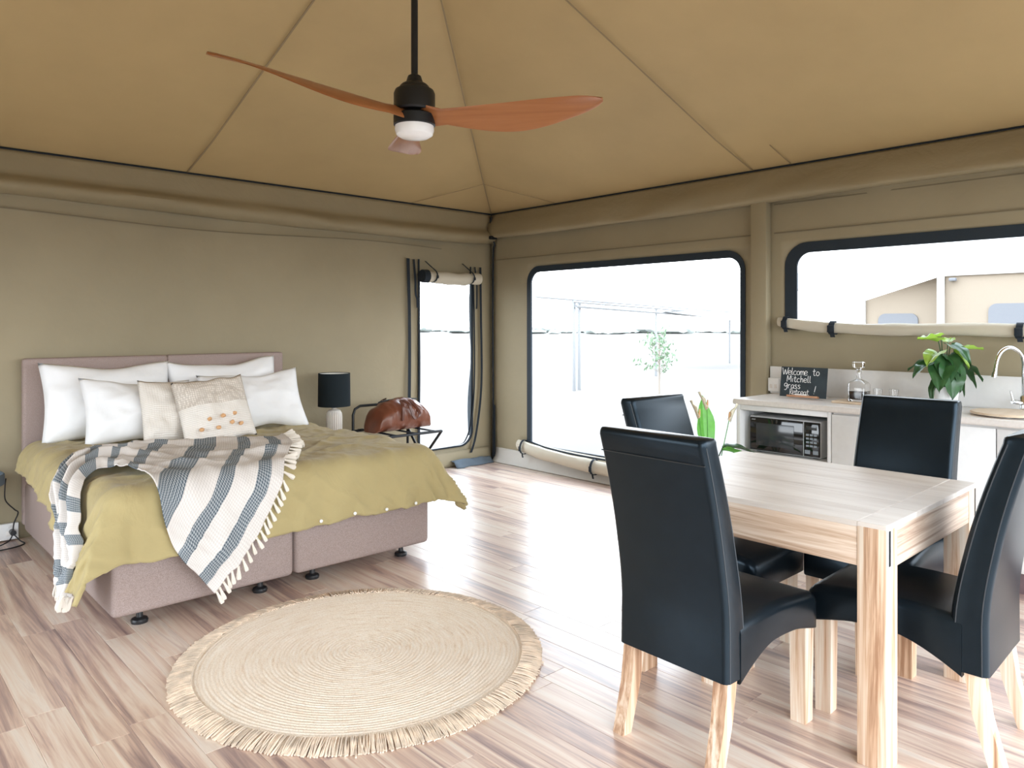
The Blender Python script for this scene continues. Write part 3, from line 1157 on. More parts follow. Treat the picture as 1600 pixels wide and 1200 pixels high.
mesh_obj('side_wall', slab([(-2.05, GZ), (-10.0, GZ), (-10.0, 2.27), (-2.05, 2.245)], 8.0, 8.08), M['tent_cream'], nt_, False)
mesh_obj('end_wall', slab([(-0.66, GZ), (-2.0, GZ), (-2.0, 2.30), (-0.66, 1.884)], 8.3, 8.38), M['tent_cream'], nt_, False)
bm = bmesh.new()
loft(bm, [[Vector((x - nx_, y - ny_, z - GZ)) for x, y, z in q] for q in (
    [(7.95, 0.9, 2.05), (8.9, 0.4, 2.75), (8.9, 0.4, 2.79), (7.95, 0.9, 2.09)],
    [(7.95, -1.96, 2.24), (10.5, -1.96, 3.5), (10.5, -1.96, 3.55), (7.95, -1.96, 2.29)],
    [(7.95, -10.0, 2.27), (10.5, -10.0, 3.5), (10.5, -10.0, 3.55), (7.95, -10.0, 2.32)])])
mesh_obj('roof_fly', bm, M['tent_fly'], nt_, False)
mesh_obj('post', boxb((7.92 - nx_, -2.0 - ny_, (2.24 - GZ) / 2), (0.09, 0.095, 2.24 - GZ), 0.01), M['tent_fly'], nt_)
mesh_obj('post', boxb((8.27 - nx_, -0.66 - ny_, (1.90 - GZ) / 2), (0.06, 0.06, 1.90 - GZ), 0.01), M['tent_fly'], nt_)
mesh_obj('window', win_panel(-1.545 - ny_, -0.90 - ny_, 0.9 - GZ, 1.65 - GZ, 8.3 - nx_), M['tent_window'], nt_, False)
mesh_obj('window', win_panel(-4.6 - ny_, -2.65 - ny_, 0.7 - GZ, 1.785 - GZ, 8.0 - nx_), M['tent_window'], nt_, False)
mesh_obj('fly_bracket', boxb((7.93 - nx_, -2.17 - ny_, 2.18 - GZ), (0.07, 0.10, 0.05), 0.01), M['tent_window'], nt_)

# ==================================================================== BED
bx0, bx1, byf = -4.285, -2.445, -2.17
bed = thing('bed', 'king bed with taupe split upholstered base and twin headboards', 'bed', (-3.365, -1.1, 0))
bo = bed.location.copy()
for sgn in (-1, 1):
    cx = -3.365 + sgn * 0.461
    bm = boxb((cx - bo.x, (-0.12 + byf) / 2 - bo.y, 0.235), (0.912, abs(byf) - 0.12, 0.33), 0.028, 3)
    mesh_obj('bed_base', bm, M['bed_fabric'], bed)
    bm = boxb((cx - bo.x, -0.085 - bo.y, 0.665), (0.925, 0.075, 1.12), 0.02, 3)
    mesh_obj('headboard', bm, M['bed_fabric'], bed)
    for dx in (-0.31, 0.30):
        for yy in (-2.08, -1.15, -0.25):
            bm = bmesh.new()
            lathe(bm, [(0.038, 0.0), (0.040, 0.012), (0.036, 0.02), (0.016, 0.028), (0.014, 0.075)], 18, (cx + dx - bo.x, yy - bo.y, 0))
            mesh_obj('foot', bm, M['plastic_black'], bed)
bm = boxb((0, -1.145 - bo.y, 0.502), (1.80, 1.97, 0.20), 0.06, 4)
mesh_obj('mattress', bm, M['mattress'], bed)

# duvet: unfolded cloth mapped over the bed
TOP = 0.674
DX0, DX1, DYF = bx0 - 0.055, bx1 + 0.055, byf - 0.055
RD = 0.115


def ridges(x, y):
    """Creases: sharp folds of several sizes crossing each other."""
    o = 0.0
    for f, a, sx in ((1.6, 0.014, 1.0), (3.1, 0.010, -0.6), (6.0, 0.005, 0.5)):
        n = 1 - min(1, abs(nz(x * f + sx * y * f * 0.7, y * f * 0.8 - x * f * 0.3, f)) * 3.2)
        o += a * n * n
    return o


def duvet_pt(s, t, lift=0.0, wr=1.0):
    """(s, t): cloth coordinates lying flat over the bed; returns a point."""
    ix0, ix1, iy = DX0 + RD, DX1 - RD, DYF + RD
    a = (ix0 - s) if s < ix0 else ((s - ix1) if s > ix1 else 0.0)
    sa = -1 if s < ix0 else 1
    b = (iy - t) if t < iy else 0.0
    cx, cy = min(max(s, ix0), ix1), max(t, iy)
    L = hypot(a, b)
    corner = min(a, b) / (max(a, b) + 1e-6)
    L *= 1 - 0.16 * corner
    top = TOP + 0.020 * nz(cx * 1.3, cy * 1.3, 3.7) * wr + 0.010 * nz(cx * 3.2 + cy, cy * 3.2, 8.1) * wr + wr * ridges(cx * 1.6, cy * 1.6)
    if L < 1e-6:
        return Vector((cx, cy, top + lift)), Vector((0, 0, 1))
    dx, dy = sa * a / hypot(a, b), -b / hypot(a, b)
    rr = RD + lift
    phm = radians(82 - 20 * corner)
    ph = L / RD
    if ph < phm:
        out, dn = rr * sin(ph), rr * (1 - cos(ph)) - lift
        nrm = Vector((dx * sin(ph), dy * sin(ph), cos(ph)))
    else:
        e = L - RD * phm
        out = rr * sin(phm) + e * cos(phm) * 1.1
        dn = rr * (1 - cos(phm)) - lift + e * sin(phm)
        nrm = Vector((dx * sin(phm), dy * sin(phm), cos(phm)))
    # hanging folds grow towards the hem
    along = (s * 1.0 if b > a else t * 1.0) + atan2(a, b + 1e-6) * 0.35
    g = min(1, L / 0.4)
    fold = (0.026 * nz(along * 4.5, L * 1.5, 2.2) + 0.016 * nz(along * 9 + L * 4, L * 3, 5.2) + 1.5 * ridges(along * 1.5 - L * 1.1, L * 1.2)) * g * wr
    out += fold + 0.03 * g * corner
    return Vector((cx + dx * out, cy + dy * out, top - dn)), nrm


def dl(t):   # cloth edge on the left side, hanging lower towards the foot
    k = min(1, max(0, -t / 2.2))
    return DX0 - 0.13 - 0.25 * k ** 2.2


DFR = DYF - 0.29
bm = bmesh.new()
def duv(u, v):
    t = -0.33 + (DFR + 0.33) * v
    l = dl(t)
    r = DX1 + 0.20 + 0.13 * v
    s = l + (r - l) * u
    t2 = t - 0.012 * nz(s * 2.5, 1, 1) * v
    return duvet_pt(s, t2)[0]
grid(bm, 170, 170, duv)
duvet = mesh_obj('duvet', bm, M['duvet'], None, True, 180)
solid(duvet, 0.022, -1)
tag(duvet, 'olive green linen duvet cover spread over the bed', 'duvet')
# buttons on the front hem
for sx in (-2.62, -2.83, -3.05, -3.27):
    p, n = duvet_pt(sx, DFR + 0.022)
    bm = bmesh.new()
    lathe(bm, [(0.0095, -0.003), (0.0095, 0.002), (0.006, 0.004)], 10)
    b_ = mesh_obj('button', bm, M['plastic_white'], duvet)
    b_.location = p + Vector((0, -0.014, 0))
    b_.rotation_euler = (radians(90), 0, 0)

# throw: control columns from the fringe edge (u=0) to the far end, five rows each, in cloth coordinates
TH = [
    (0.00, [(-2.985, -1.24), (-3.12, -1.66), (-3.37, -2.06), (-3.60, -2.44), (-3.86, -2.74)]),
    (0.35, [(-3.30, -1.04), (-3.46, -1.45), (-3.66, -1.83), (-3.84, -2.13), (-4.06, -2.44)]),
    (0.65, [(-3.68, -1.02), (-3.78, -1.23), (-3.90, -1.47), (-4.01, -1.68), (-4.13, -1.97)]),
    (1.00, [(-4.00, -1.10), (-4.06, -1.24), (-4.11, -1.38), (-4.17, -1.53), (-4.22, -1.74)]),
    (1.35, [(-4.30, -1.46), (-4.33, -1.57), (-4.36, -1.69), (-4.39, -1.82), (-4.40, -1.98)]),
    (1.72, [(-4.62, -1.80), (-4.62, -1.88), (-4.62, -1.98), (-4.62, -2.08), (-4.62, -2.18)]),
    (1.95, [(-4.76, -1.88), (-4.77, -1.96), (-4.78, -2.06), (-4.78, -2.16), (-4.76, -2.26)]),
]


def cr(P, t):
    k = len(P) - 1
    t = max(0, min(k - 1e-6, t))
    s = int(t)
    f = t - s
    p0, p1, p2, p3 = P[max(s - 1, 0)], P[s], P[s + 1], P[min(s + 2, k)]
    return tuple(0.5 * (2 * b + (c - a) * f + (2 * a - 5 * b + 4 * c - d) * f * f + (3 * b - a - 3 * c + d) * f ** 3) for a, b, c, d in zip(p0, p1, p2, p3))


def throw_st(u, v):
    cols = [cr(c[1], v * 4) for c in TH]
    return cr(cols, u * (len(TH) - 1))


def throw_len(u):
    return cr([(c[0],) for c in TH], u * (len(TH) - 1))[0]


def throw_pt(u, v):
    s, t = throw_st(u, v)
    g = min(1, max(0, (u - 0.12) / 0.25))
    # deep gathers running along the length where the cloth is bunched
    fold = g * (0.022 + 0.022 * sin(2 * pi * (3.2 * v + 0.5 * u + 0.3 * nz(u * 3, v, 2))) + 0.010 * sin(2 * pi * (6.3 * v - 0.8 * u)))
    fold += (1 - g) * (0.022 * max(0, nz(s * 2.6, t * 2.6, 6.6)) + 0.5 * ridges(s * 1.3, t * 1.3) + 0.026 * exp(-((v - 0.38 - 0.25 * u) / 0.035) ** 2))
    p, n = duvet_pt(s, t, 0.014)
    return p + n * (0.004 + fold)


bm = bmesh.new()
grid(bm, 150, 110, throw_pt, lambda u, v: (throw_len(u), v * 1.3))
throw = mesh_obj('throw_blanket', bm, M['throw'], None, True, 180)
solid(throw, 0.006, 1)
tag(throw, 'cream and grey striped woven throw with tasselled ends draped over duvet', 'blanket')
bm = bmesh.new()
bmesh.ops.create_icosphere(bm, subdivisions=1, radius=0.0075)
rings = []
for r, z in ((0.005, -0.004), (0.006, -0.016), (0.009, -0.034), (0.011, -0.052), (0.0085, -0.062)):
    rings.append([(r * cos(a) * (1 + 0.25 * (k % 2)), r * sin(a) * (1 + 0.25 * (k % 2)), z) for k, a in enumerate([2 * pi * q / 8 for q in range(8)])])
loft(bm, rings)
tassel = mesh_obj('tassel', bm, M['fringe_cream'], throw)
tm = tassel.data


def add_tassel(p, d, first=[True]):
    if first[0]:
        o = tassel
        first[0] = False
    else:
        o = bpy.data.objects.new('tassel', tm)
        COL.objects.link(o)
        o.parent = throw
    o.location = p
    o.rotation_mode = 'QUATERNION'
    o.rotation_quaternion = Vector((0, 0, -1)).rotation_difference(d.normalized())


for k in range(46):
    v = (k + 0.5) / 46
    p = throw_pt(0.0, v)
    q = throw_pt(0.02, v)
    out = (p - q).normalized()
    d = out * 0.8 + Vector((random.gauss(0, 0.15), random.gauss(0, 0.15), -0.65 if p.z < TOP - 0.05 else -0.02))
    add_tassel(p + out * 0.004 + Vector((0, -0.004, 0.003)), d)
for k in range(22):
    v = (k + 0.5) / 22
    p = throw_pt(1.0, v)
    add_tassel(p, Vector((random.gauss(-0.12, 0.15), random.gauss(0, 0.2), -1)))


# pillows and cushions
def pillow_bm(w, h, t, seed, dog=0.05, n=26, wr=0.022):
    bm = bmesh.new()
    def side(sg):
        def fn(a, b):
            u, v = 2 * a - 1, 2 * b - 1
            ex = 1 - dog * 0.7 * cos(v * pi / 2) ** 1.1
            ez = 1 - dog * 1.9 * cos(u * pi / 2) ** 1.1
            th = max(0.0, (1 - abs(u) ** 2.2) * (1 - abs(v) ** 2.2)) ** 0.55
            wrk = wr * nz(u * 2.2 + seed, v * 2.2, sg) + 0.5 * wr * nz(u * 5 + seed, v * 5, sg * 2) + 0.7 * wr * nz(atan2(v, u) * 2.0, hypot(u, v), seed + sg) * hypot(u, v)
            return (u * w / 2 * ex, sg * (t / 2 * th + wrk * min(1, th * 2)), v * h / 2 * ez + 0.02 * nz(u * 2, seed, 1) * v)
        return fn
    grid(bm, n, n, side(-1))
    grid(bm, n, n, side(1))
    bmesh.ops.remove_doubles(bm, verts=bm.verts[:], dist=0.0006)
    return bm


def pillow(label, c, size, rot, seed, mat='white_linen', name='pillow', cat='pillow', group=None, dog=0.095):
    o = mesh_obj(name, pillow_bm(*size, seed, dog), M[mat], None, True, 180)
    o.location = c
    o.rotation_euler = rot
    tag(o, label, cat, group)
    return o


pillow('large white pillow leaning on the headboard, nearest the power outlet', (-3.815, -0.325, 0.925), (0.84, 0.56, 0.22), (radians(-17), radians(1.5), radians(2)), 1.3, group='white pillows on the bed')
pillow('large white pillow leaning on the headboard, nearest the bedside lamp', (-3.005, -0.325, 0.925), (0.84, 0.56, 0.22), (radians(-17), radians(-1.5), radians(-2)), 4.3, group='white pillows on the bed')
pillow('white pillow in front row, half behind the tufted cushion on the outlet side', (-3.70, -0.61, 0.87), (0.72, 0.49, 0.22), (radians(-30), radians(4), radians(3)), 7.9, group='white pillows on the bed')
pillow('white pillow in front row, half behind the macrame cushion on the lamp side', (-2.90, -0.59, 0.88), (0.76, 0.50, 0.22), (radians(-28), radians(-2), radians(-4)), 9.2, group='white pillows on the bed')
cu1 = pillow('cream tufted cushion tucked behind the macrame cushion', (-3.53, -0.80, 0.87), (0.46, 0.45, 0.14), (radians(-28), radians(4), radians(2)), 12.4, 'cushion_b', 'cushion', 'cushion', 'cream cushions on the bed', 0.035)
cu2 = pillow('cream macrame cushion with ochre tufts standing in front of the pillows', (-3.335, -0.95, 0.88), (0.47, 0.46, 0.14), (radians(-27), radians(-5), radians(-2)), 15.1, 'cushion_a', 'cushion', 'cushion', 'cream cushions on the bed', 0.035)
for (u, v) in ((-0.3, -0.36), (0.08, -0.33), (0.42, -0.30), (-0.55, -0.62), (-0.1, -0.64), (0.3, -0.55), (0.55, -0.62)):
    bm = bmesh.new()
    r = bmesh.ops.create_icosphere(bm, subdivisions=2, radius=0.016)
    for q in r['verts']:
        q.co *= 1 + 0.3 * nz(q.co.x * 120 + u * 9, q.co.y * 120, q.co.z * 120)
        q.co.z *= 0.85
    th = ((1 - abs(u) ** 2.2) * (1 - abs(v) ** 2.2)) ** 0.55
    o = mesh_obj('tuft', bm, M['tuft'], cu2)
    o.location = (u * 0.235, -0.07 * th - 0.006, v * 0.23)

# ==================================================================== bedside tables, lamp
def bedside(x, y, label):
    t = thing('bedside_table', label, 'bedside table', (x, y, 0), group='round dark bedside tables')
    bm = bmesh.new()
    lathe(bm, [(0.0, 0.43), (0.185, 0.43), (0.19, 0.435), (0.19, 0.495), (0.185, 0.50), (0.178, 0.497), (0.176, 0.475), (0.0, 0.475)], 40, cap=False)
    mesh_obj('table_top', bm, M['grey_fabric'], t)
    for k in range(3):
        a = k * 2 * pi / 3 + 1.0
        bm = bmesh.new()
        tube(bm, [(0.13 * cos(a), 0.13 * sin(a), 0.432), (0.17 * cos(a), 0.17 * sin(a), 0.0)], 0.012, 8)
        mesh_obj('leg', bm, M['black_metal'], t)
    return t


bedside(-4.60, -0.24, 'round dark bedside table at the outlet side of the bed')
bedside(-2.095, -0.34, 'round dark bedside table behind the bed under the black shaded lamp')
lamp = thing('table_lamp', 'bedside lamp with black drum shade and ribbed ceramic base', 'lamp', (-2.085, -0.335, 0.476))
bm = bmesh.new()
prof = [(0.058, 0.0), (0.064, 0.02), (0.068, 0.10), (0.068, 0.19), (0.064, 0.225), (0.050, 0.25), (0.022, 0.262), (0.018, 0.27)]
rings = []
SEG = 96
for r, z in prof:
    rings.append([(r * (1 - (0.13 if k % 4 in (0,) else 0.0) * (0.01 < z < 0.24)) * cos(2 * pi * k / SEG), r * (1 - (0.13 if k % 4 in (0,) else 0.0) * (0.01 < z < 0.24)) * sin(2 * pi * k / SEG), z) for k in range(SEG)])
loft(bm, rings)
mesh_obj('lamp_base', bm, M['ceramic'], lamp)
bm = bmesh.new()
tube(bm, [(0, 0, 0.265), (0, 0, 0.38)], 0.012, 10)
mesh_obj('lamp_stem', bm, M['black_metal'], lamp)
bm = bmesh.new()
lathe(bm, [(0.136, 0.285), (0.133, 0.565), (0.129, 0.565), (0.132, 0.285), (0.136, 0.285)], 48, cap=False)
bmesh.ops.remove_doubles(bm, verts=bm.verts[:], dist=1e-5)
sh = mesh_obj('lamp_shade', bm, M['shade_fabric'], lamp)
bm = bmesh.new()
lathe(bm, [(0.130, 0.288), (0.128, 0.560)], 48, cap=False)
mesh_obj('shade_lining', bm, M['shade_lining'], sh)

# power outlet and cord at the wall beside the bed
out = thing('power_outlet', 'white double power outlet low on the wall beside the bed', 'power outlet', (-4.40, -0.03, 0.065))
mesh_obj('outlet_plate', boxb((0, 0, 0), (0.20, 0.035, 0.11), 0.006), M['plastic_white'], out)
for dx in (-0.055, 0.045):
    mesh_obj('socket', boxb((dx, -0.019, -0.012), (0.035, 0.004, 0.035), 0.002), M['bench_top'], out)
    mesh_obj('switch', boxb((dx, -0.020, 0.035), (0.018, 0.006, 0.014), 0.002), M['plastic_white'], out)
pc_ = thing('power_lead', 'black power cord hanging from bedside table to the outlet', 'cord', (-4.34, -0.06, 0.0))
bm = bmesh.new()
tube(bm, smooth_path([(-0.062, -0.18, 0.46), (-0.066, -0.172, 0.40), (-0.058, -0.14, 0.31), (-0.004, -0.10, 0.235), (0.024, -0.06, 0.20), (0.004, -0.04, 0.13), (0.0, -0.03, 0.075)], 40), 0.0042, 6)
mesh_obj('cord', bm, M['plastic_black'], pc_)
bm = bmesh.new()
tube(bm, smooth_path([(0.0, -0.03, 0.06), (-0.03, -0.06, 0.02), (-0.12, -0.12, 0.006), (-0.22, -0.16, 0.006)], 20), 0.0042, 6)
tube(bm, smooth_path([(0.0, -0.03, 0.06), (0.03, -0.09, 0.02), (0.045, -0.14, 0.006), (-0.06, -0.20, 0.006), (-0.25, -0.21, 0.006)], 24), 0.0042, 6)
mesh_obj('cord', bm, M['plastic_black'], pc_)
bm = bmesh.new()
tube(bm, [(0, 0.01, 0.065), (0, -0.045, 0.065)], 0.018, 12)
mesh_obj('plug', bm, M['plastic_black'], pc_)

# ==================================================================== luggage rack and bag
rk = thing('luggage_rack', 'black tubular folding luggage rack beside the tent door', 'luggage rack', (-1.58, -0.50, 0))
for yy, top in ((0.22, 0.73), (-0.28, 0.53)):
    bm = bmesh.new()
    w = 0.29
    zt = 0.52
    if yy > 0:
        pts = [(-w, yy, 0.10), (-w, yy, 0.66), (-w + 0.02, yy, 0.71), (-w + 0.07, yy, 0.735), (w - 0.07, yy, 0.735), (w - 0.02, yy, 0.71), (w, yy, 0.66), (w, yy, 0.10)]
        tube(bm, pts, 0.012, 10)
        mesh_obj('back_frame', bm, M['black_metal'], rk)
bm = bmesh.new()
tube(bm, [(-0.29, 0.24, 0.515), (0.29, 0.24, 0.515)], 0.012, 10)
tube(bm, [(-0.30, -0.27, 0.515), (0.30, -0.27, 0.515)], 0.012, 10)
mesh_obj('top_rail', bm, M['black_metal'], rk)
for sx in (-0.31, 0.31):
    for a, c in (((sx, -0.27, 0.515), (sx, 0.24, 0.0)), ((sx * 0.94, 0.24, 0.515), (sx * 0.94, -0.24, 0.0))):
        bm = bmesh.new()
        tube(bm, [a, c], 0.012, 10)
        lathe(bm, [(0.014, 0.0), (0.014, 0.03)], 10, (c[0], c[1], 0.0))
        mesh_obj('leg', bm, M['black_metal'], rk)
for sx in (-0.2, 0.0, 0.2):
    mesh_obj('strap', boxb((sx, -0.015, 0.527), (0.05, 0.535, 0.004)), M['tape'], rk, False)

bag = thing('travel_bag', 'brown leather travel bag sitting on the luggage rack', 'bag', (-1.56, -0.52, 0.53), (0, 0, radians(6)))
bm = bmesh.new()
rings = []
for i in range(41):
    u = i / 40 * 2 - 1
    e = max(0.0, 1 - abs(u) ** 3.4)
    hh = 0.275 * (0.50 + 0.50 * e ** 0.5) * (1 - 0.10 * u * u) * (0.05 + 0.95 * min(1, (1 - abs(u)) * 9 + 0.25))
    ww = 0.165 * (0.5 + 0.5 * e ** 0.5)
    ring = []
    for q in range(28):
        a = 2 * pi * q / 28
        ca, sa_ = cos(a), sin(a)
        y = ww * (abs(ca) ** 0.75) * (1 if ca > 0 else -1)
        z = hh / 2 + hh / 2 * (abs(sa_) ** 0.7) * (1 if sa_ > 0 else -1)
        if sa_ > 0:
            y *= 1 - 0.60 * sa_ ** 2.0
        cr_ = 0.016 * nz(u * 4, a * 1.4, 3.1) + 0.010 * nz(u * 9, a * 3, 7)
        if z < 0.03:
            cr_ *= 0.15
        ring.append((u * 0.30 * (1.04 - 0.7 * z) + 0.3 * cr_, y + cr_ * ca, max(0.003, z + cr_ * max(0, sa_))))
    rings.append(ring)
loft(bm, rings)
mesh_obj('bag_body', bm, M['tan_leather'], bag)
for yy in (-1, 1):
    bm = bmesh.new()
    pts = smooth_path([(-0.095, yy * 0.175, 0.10), (-0.085, yy * 0.165, 0.215), (-0.06, yy * 0.10, 0.27), (-0.02, yy * 0.165, 0.23), (0.01, yy * 0.19, 0.13), (0.045, yy * 0.195, 0.105), (0.085, yy * 0.185, 0.15), (0.075, yy * 0.12, 0.22), (0.05, yy * 0.09, 0.265)], 40)
    strip(bm, pts, (1, 0, 0.25), 0.026, 0.007, (0, yy, 0.3))
    mesh_obj('handle', bm, M['dark_tan'], bag)
bm = bmesh.new()
tube(bm, [(-0.22, 0, 0.255), (-0.1, 0, 0.268), (0.1, 0, 0.268), (0.22, 0, 0.255)], 0.006, 6)
mesh_obj('zip', bm, M['black_metal'], bag)

# ==================================================================== RUG
RUGC = (-3.52, -3.125, 0.0)
bm = bmesh.new()
NR, NS = 220, 144
RB = 0.712
cv = bm.verts.new((0, 0, 0.011))
prev = None
for i in range(1, NR + 1):
    r = RB * i / NR
    z = 0.0125 + 0.0026 * abs(sin(pi * r / 0.0165)) if i < NR - 1 else (0.006 if i == NR - 1 else 0.0)
    ring = [bm.verts.new((r * cos(2 * pi * k / NS), r * sin(2 * pi * k / NS), z + 0.0012 * nz(r * 30, k * 0.9, 1))) for k in range(NS)]
    for k in range(NS):
        if prev is None:
            bm.faces.new((cv, ring[k], ring[(k + 1) % NS]))
        else:
            bm.faces.new((prev[k], ring[k], ring[(k + 1) % NS], prev[(k + 1) % NS]))
    prev = ring
rug = mesh_obj('rug', bm, M['rug'], None, True, 180)
rug.location = RUGC
tag(rug, 'round cream braided jute rug with short fringe on the floor', 'rug')
bm = bmesh.new()
for k in range(1350):
    a = 2 * pi * k / 1350 + random.gauss(0, 0.002)
    l = 0.086 + random.gauss(0, 0.004)
    da = random.gauss(0, 0.007)
    w = 0.0027
    h = 0.011 + random.random() * 0.009
    pts = []
    for q in range(5):
        f = q / 4
        r = RB - 0.012 + l * f
        aa = a + da * f * f
        pts.append(Vector((r * cos(aa), r * sin(aa), max(0.004, h * (1 - f ** 2.2) + 0.003))))
    tube(bm, pts, [w, w, w, w * 1.1, w * 1.35], 5)
tag(mesh_obj('fringe', bm, M['rug_fringe'], rug), kind='stuff')

# ==================================================================== DINING TABLE
tx0, tx1, ty0, ty1, tz = -2.765, -1.800, -5.044, -3.990, 0.80
tb = thing('dining_table', 'square whitewashed timber dining table with thick legs', 'dining table', ((tx0 + tx1) / 2, (ty0 + ty1) / 2, 0))
to = tb.location.copy()
hx, hy = (tx1 - tx0) / 2, (ty1 - ty0) / 2
LW = 0.095
for sx in (-1, 1):
    for sy in (-1, 1):
        c = (sx * (hx - LW / 2), sy * (hy - LW / 2))
        lg = mesh_obj('leg', boxb((c[0], c[1], (tz - 0.012) / 2), (LW, LW, tz - 0.012), 0.004), M['table_wood_z'], tb)
        # black joint plates beside each leg
        mesh_obj('joint_plate', boxb((c[0] + sx * (-LW / 2 + 0.072), c[1] + sy * (LW / 2 - 0.001), tz - 0.075), (0.014, 0.006, 0.115), 0.001), M['black_metal'], lg)
for sx in (-1, 1):
    mesh_obj('apron', boxb((sx * (hx - 0.02), 0, tz - 0.082), (0.034, 2 * hy - 2 * LW + 0.002, 0.13), 0.003), M['table_wood_y'], tb)
for sy in (-1, 1):
    mesh_obj('apron', boxb((0, sy * (hy - 0.02), tz - 0.082), (2 * hx - 2 * LW + 0.002, 0.034, 0.13), 0.003), M['table_wood_x'], tb)
# top: boards between two cross rails
nb = 5
bw = (2 * hx - 0.004) / nb
for k in range(nb):
    mesh_obj('top_board', boxb((-hx + 0.002 + bw * (k + 0.5), 0, tz - 0.008), (bw - 0.0008, 2 * hy - 2 * LW, 0.02), 0.0012, 1), M['table_top'], tb)
for sy in (-1, 1):
    mesh_obj('end_board', boxb((0, sy * (hy - LW / 2), tz - 0.008), (2 * hx - 0.002, LW - 0.001, 0.02), 0.0015, 1), M['table_top'], tb)

# ==================================================================== DINING CHAIRS
def sect(w, y0, y1, z, r, n=5, bow=0.0):
    """Rounded-rectangle ring in the xy plane at height z (y0 rear, y1 front)."""
    return [(x, y + bow * (1 - (2 * x / w) ** 2) * (1 if y < (y0 + y1) / 2 else 0), z) for x, y in rrect(-w / 2, w / 2, y0, y1, r, n)]


chair = thing('dining_chair', 'tall black leather dining chair turned away, beside the table and rug', 'chair', (0, 0, 0), group='black leather dining chairs')
# backrest: curved slab
bm = bmesh.new()
rings = []
NZ = 22
for i in range(NZ + 1):
    f = i / NZ
    z = 0.305 + f * (1.07 - 0.305)
    lean = 0.012 * (0.5 - min(0.5, f)) * 2 - 0.14 * max(0, (f - 0.22) / 0.78) ** 1.55
    yf = -0.205 + lean
    th = 0.118 - 0.03 * f
    if z < 0.36:
        th -= 0.0
    rings.append(sect(0.448 - 0.012 * f, yf - th, yf, z, 0.022, 4, -0.004))
# soft rolled top
last = rings[-1]
for dz, k in ((0.012, 0.97), (0.020, 0.90), (0.024, 0.78)):
    cyy = sum(p[1] for p in last) / len(last)
    rings.append([(p[0] * (1 - (1 - k) * 0.12), cyy + (p[1] - cyy) * k, 1.07 + dz) for p in last])
loft(bm, rings)
bk = mesh_obj('backrest', bm, M['leather'], chair, True, 50)
# piped seams down the sides and across the rear of the backrest
def back_yz(f):
    lean = 0.012 * (0.5 - min(0.5, f)) * 2 - 0.14 * max(0, (f - 0.22) / 0.78) ** 1.55
    return -0.205 + lean, 0.118 - 0.03 * f, 0.305 + f * 0.765
for sx in (-1, 1):
    for fr in (0, 1):
        bm = bmesh.new()
        pts = []
        for i in range(20):
            yf, th, z = back_yz(i / 19)
            w = 0.448 - 0.012 * i / 19
            pts.append((sx * (w / 2 + 0.0005 - 0.007 * 0.3), yf - th + 0.018 if fr else yf - 0.018, z))
        tube(bm, pts, 0.0026, 5)
        mesh_obj('piping', bm, M['stitch'], bk)
yf, th, z = back_yz(0.925)
bm = bmesh.new()
tube(bm, [(-0.212, yf - th - 0.001, z), (-0.1, yf - th - 0.0035, z), (0.1, yf - th - 0.0035, z), (0.212, yf - th - 0.001, z)], 0.0022, 5)
mesh_obj('seam', bm, M['stitch'], bk)
# seat: crowned cushion, sides arching down to the rear
bm = bmesh.new()
rings = []
NYS = 22
for i in range(NYS + 1):
    f = i / NYS
    y = -0.235 + f * 0.52
    w = 0.452 + 0.012 * f
    zt = 0.478 + 0.018 * sin(pi * min(1, f * 1.05)) - 0.012 * f
    zb = 0.345 + 0.028 * sin(pi * min(1, f * 1.0)) - 0.06 * max(0, 1 - f / 0.4) ** 1.5 - 0.015 * max(0, (f - 0.7) / 0.3)
    rr = 0.02
    if f > 0.93:
        k = (f - 0.93) / 0.07
        zt -= 0.028 * k * k
        w -= 0.03 * k * k
    if f < 0.04:
        zt -= 0.0
    ring = rrect(-w / 2, w / 2, zb, zt, (0.008, 0.008, 0.03, 0.03), 4)
    crown = lambda x, zz: zz + (0.014 * (1 - (2 * x / w) ** 2) if zz > (zb + zt) / 2 else 0)
    rings.append([(x, y, crown(x, zz)) for x, zz in ring])
loft(bm, rings)
st = mesh_obj('seat', bm, M['leather'], chair, True, 50)
for sx in (-1, 1):
    bm = bmesh.new()
    pts = []
    for i in range(16):
        f = i / 15
        zt = 0.478 + 0.018 * sin(pi * min(1, f * 1.05)) - 0.012 * f
        pts.append((sx * (0.226 + 0.006 * f - 0.004), -0.20 + f * 0.44, zt - 0.024))
    tube(bm, pts, 0.0024, 5)
    mesh_obj('piping', bm, M['stitch'], st)
for sx in (-1, 1):
    bm = bmesh.new()
    rings = []
    for z, s in ((0.0, 0.056), (0.36, 0.062)):
        rings.append([(sx * 0.192 + a * s / 2, 0.225 + b * s / 2, z) for a, b in ((-1, -1), (1, -1), (1, 1), (-1, 1))])
    loft(bm, rings)
    mesh_obj('leg', bm, M['table_wood_z'], chair, False)
    bm = bmesh.new()
    rings = []
    for z, s, y in ((0.0, 0.046, -0.335), (0.17, 0.05, -0.287), (0.33, 0.055, -0.262)):
        rings.append([(sx * 0.188 + a * s / 2, y + b * s / 2, z) for a, b in ((-1, -1), (1, -1), (1, 1), (-1, 1))])
    loft(bm, rings)
    mesh_obj('leg', bm, M['table_wood_z'], chair, False)
chair.location = (-2.855, -4.50, 0)
chair.rotation_euler = (0, 0, radians(-92))
for loc, rz, lab in (((-2.215, -4.12, 0), 180, 'black leather dining chair on the big window side of the table'),
                     ((-1.762, -4.648, 0), 90, 'black leather dining chair between the table and kitchen bench'),
                     ((-2.30, -4.95, 0), 1, 'black leather dining chair at the near table end, in side view')):
    c = copy_tree(chair)
    c.location = loc
    c.rotation_euler = (0, 0, radians(rz))
    c['label'] = lab

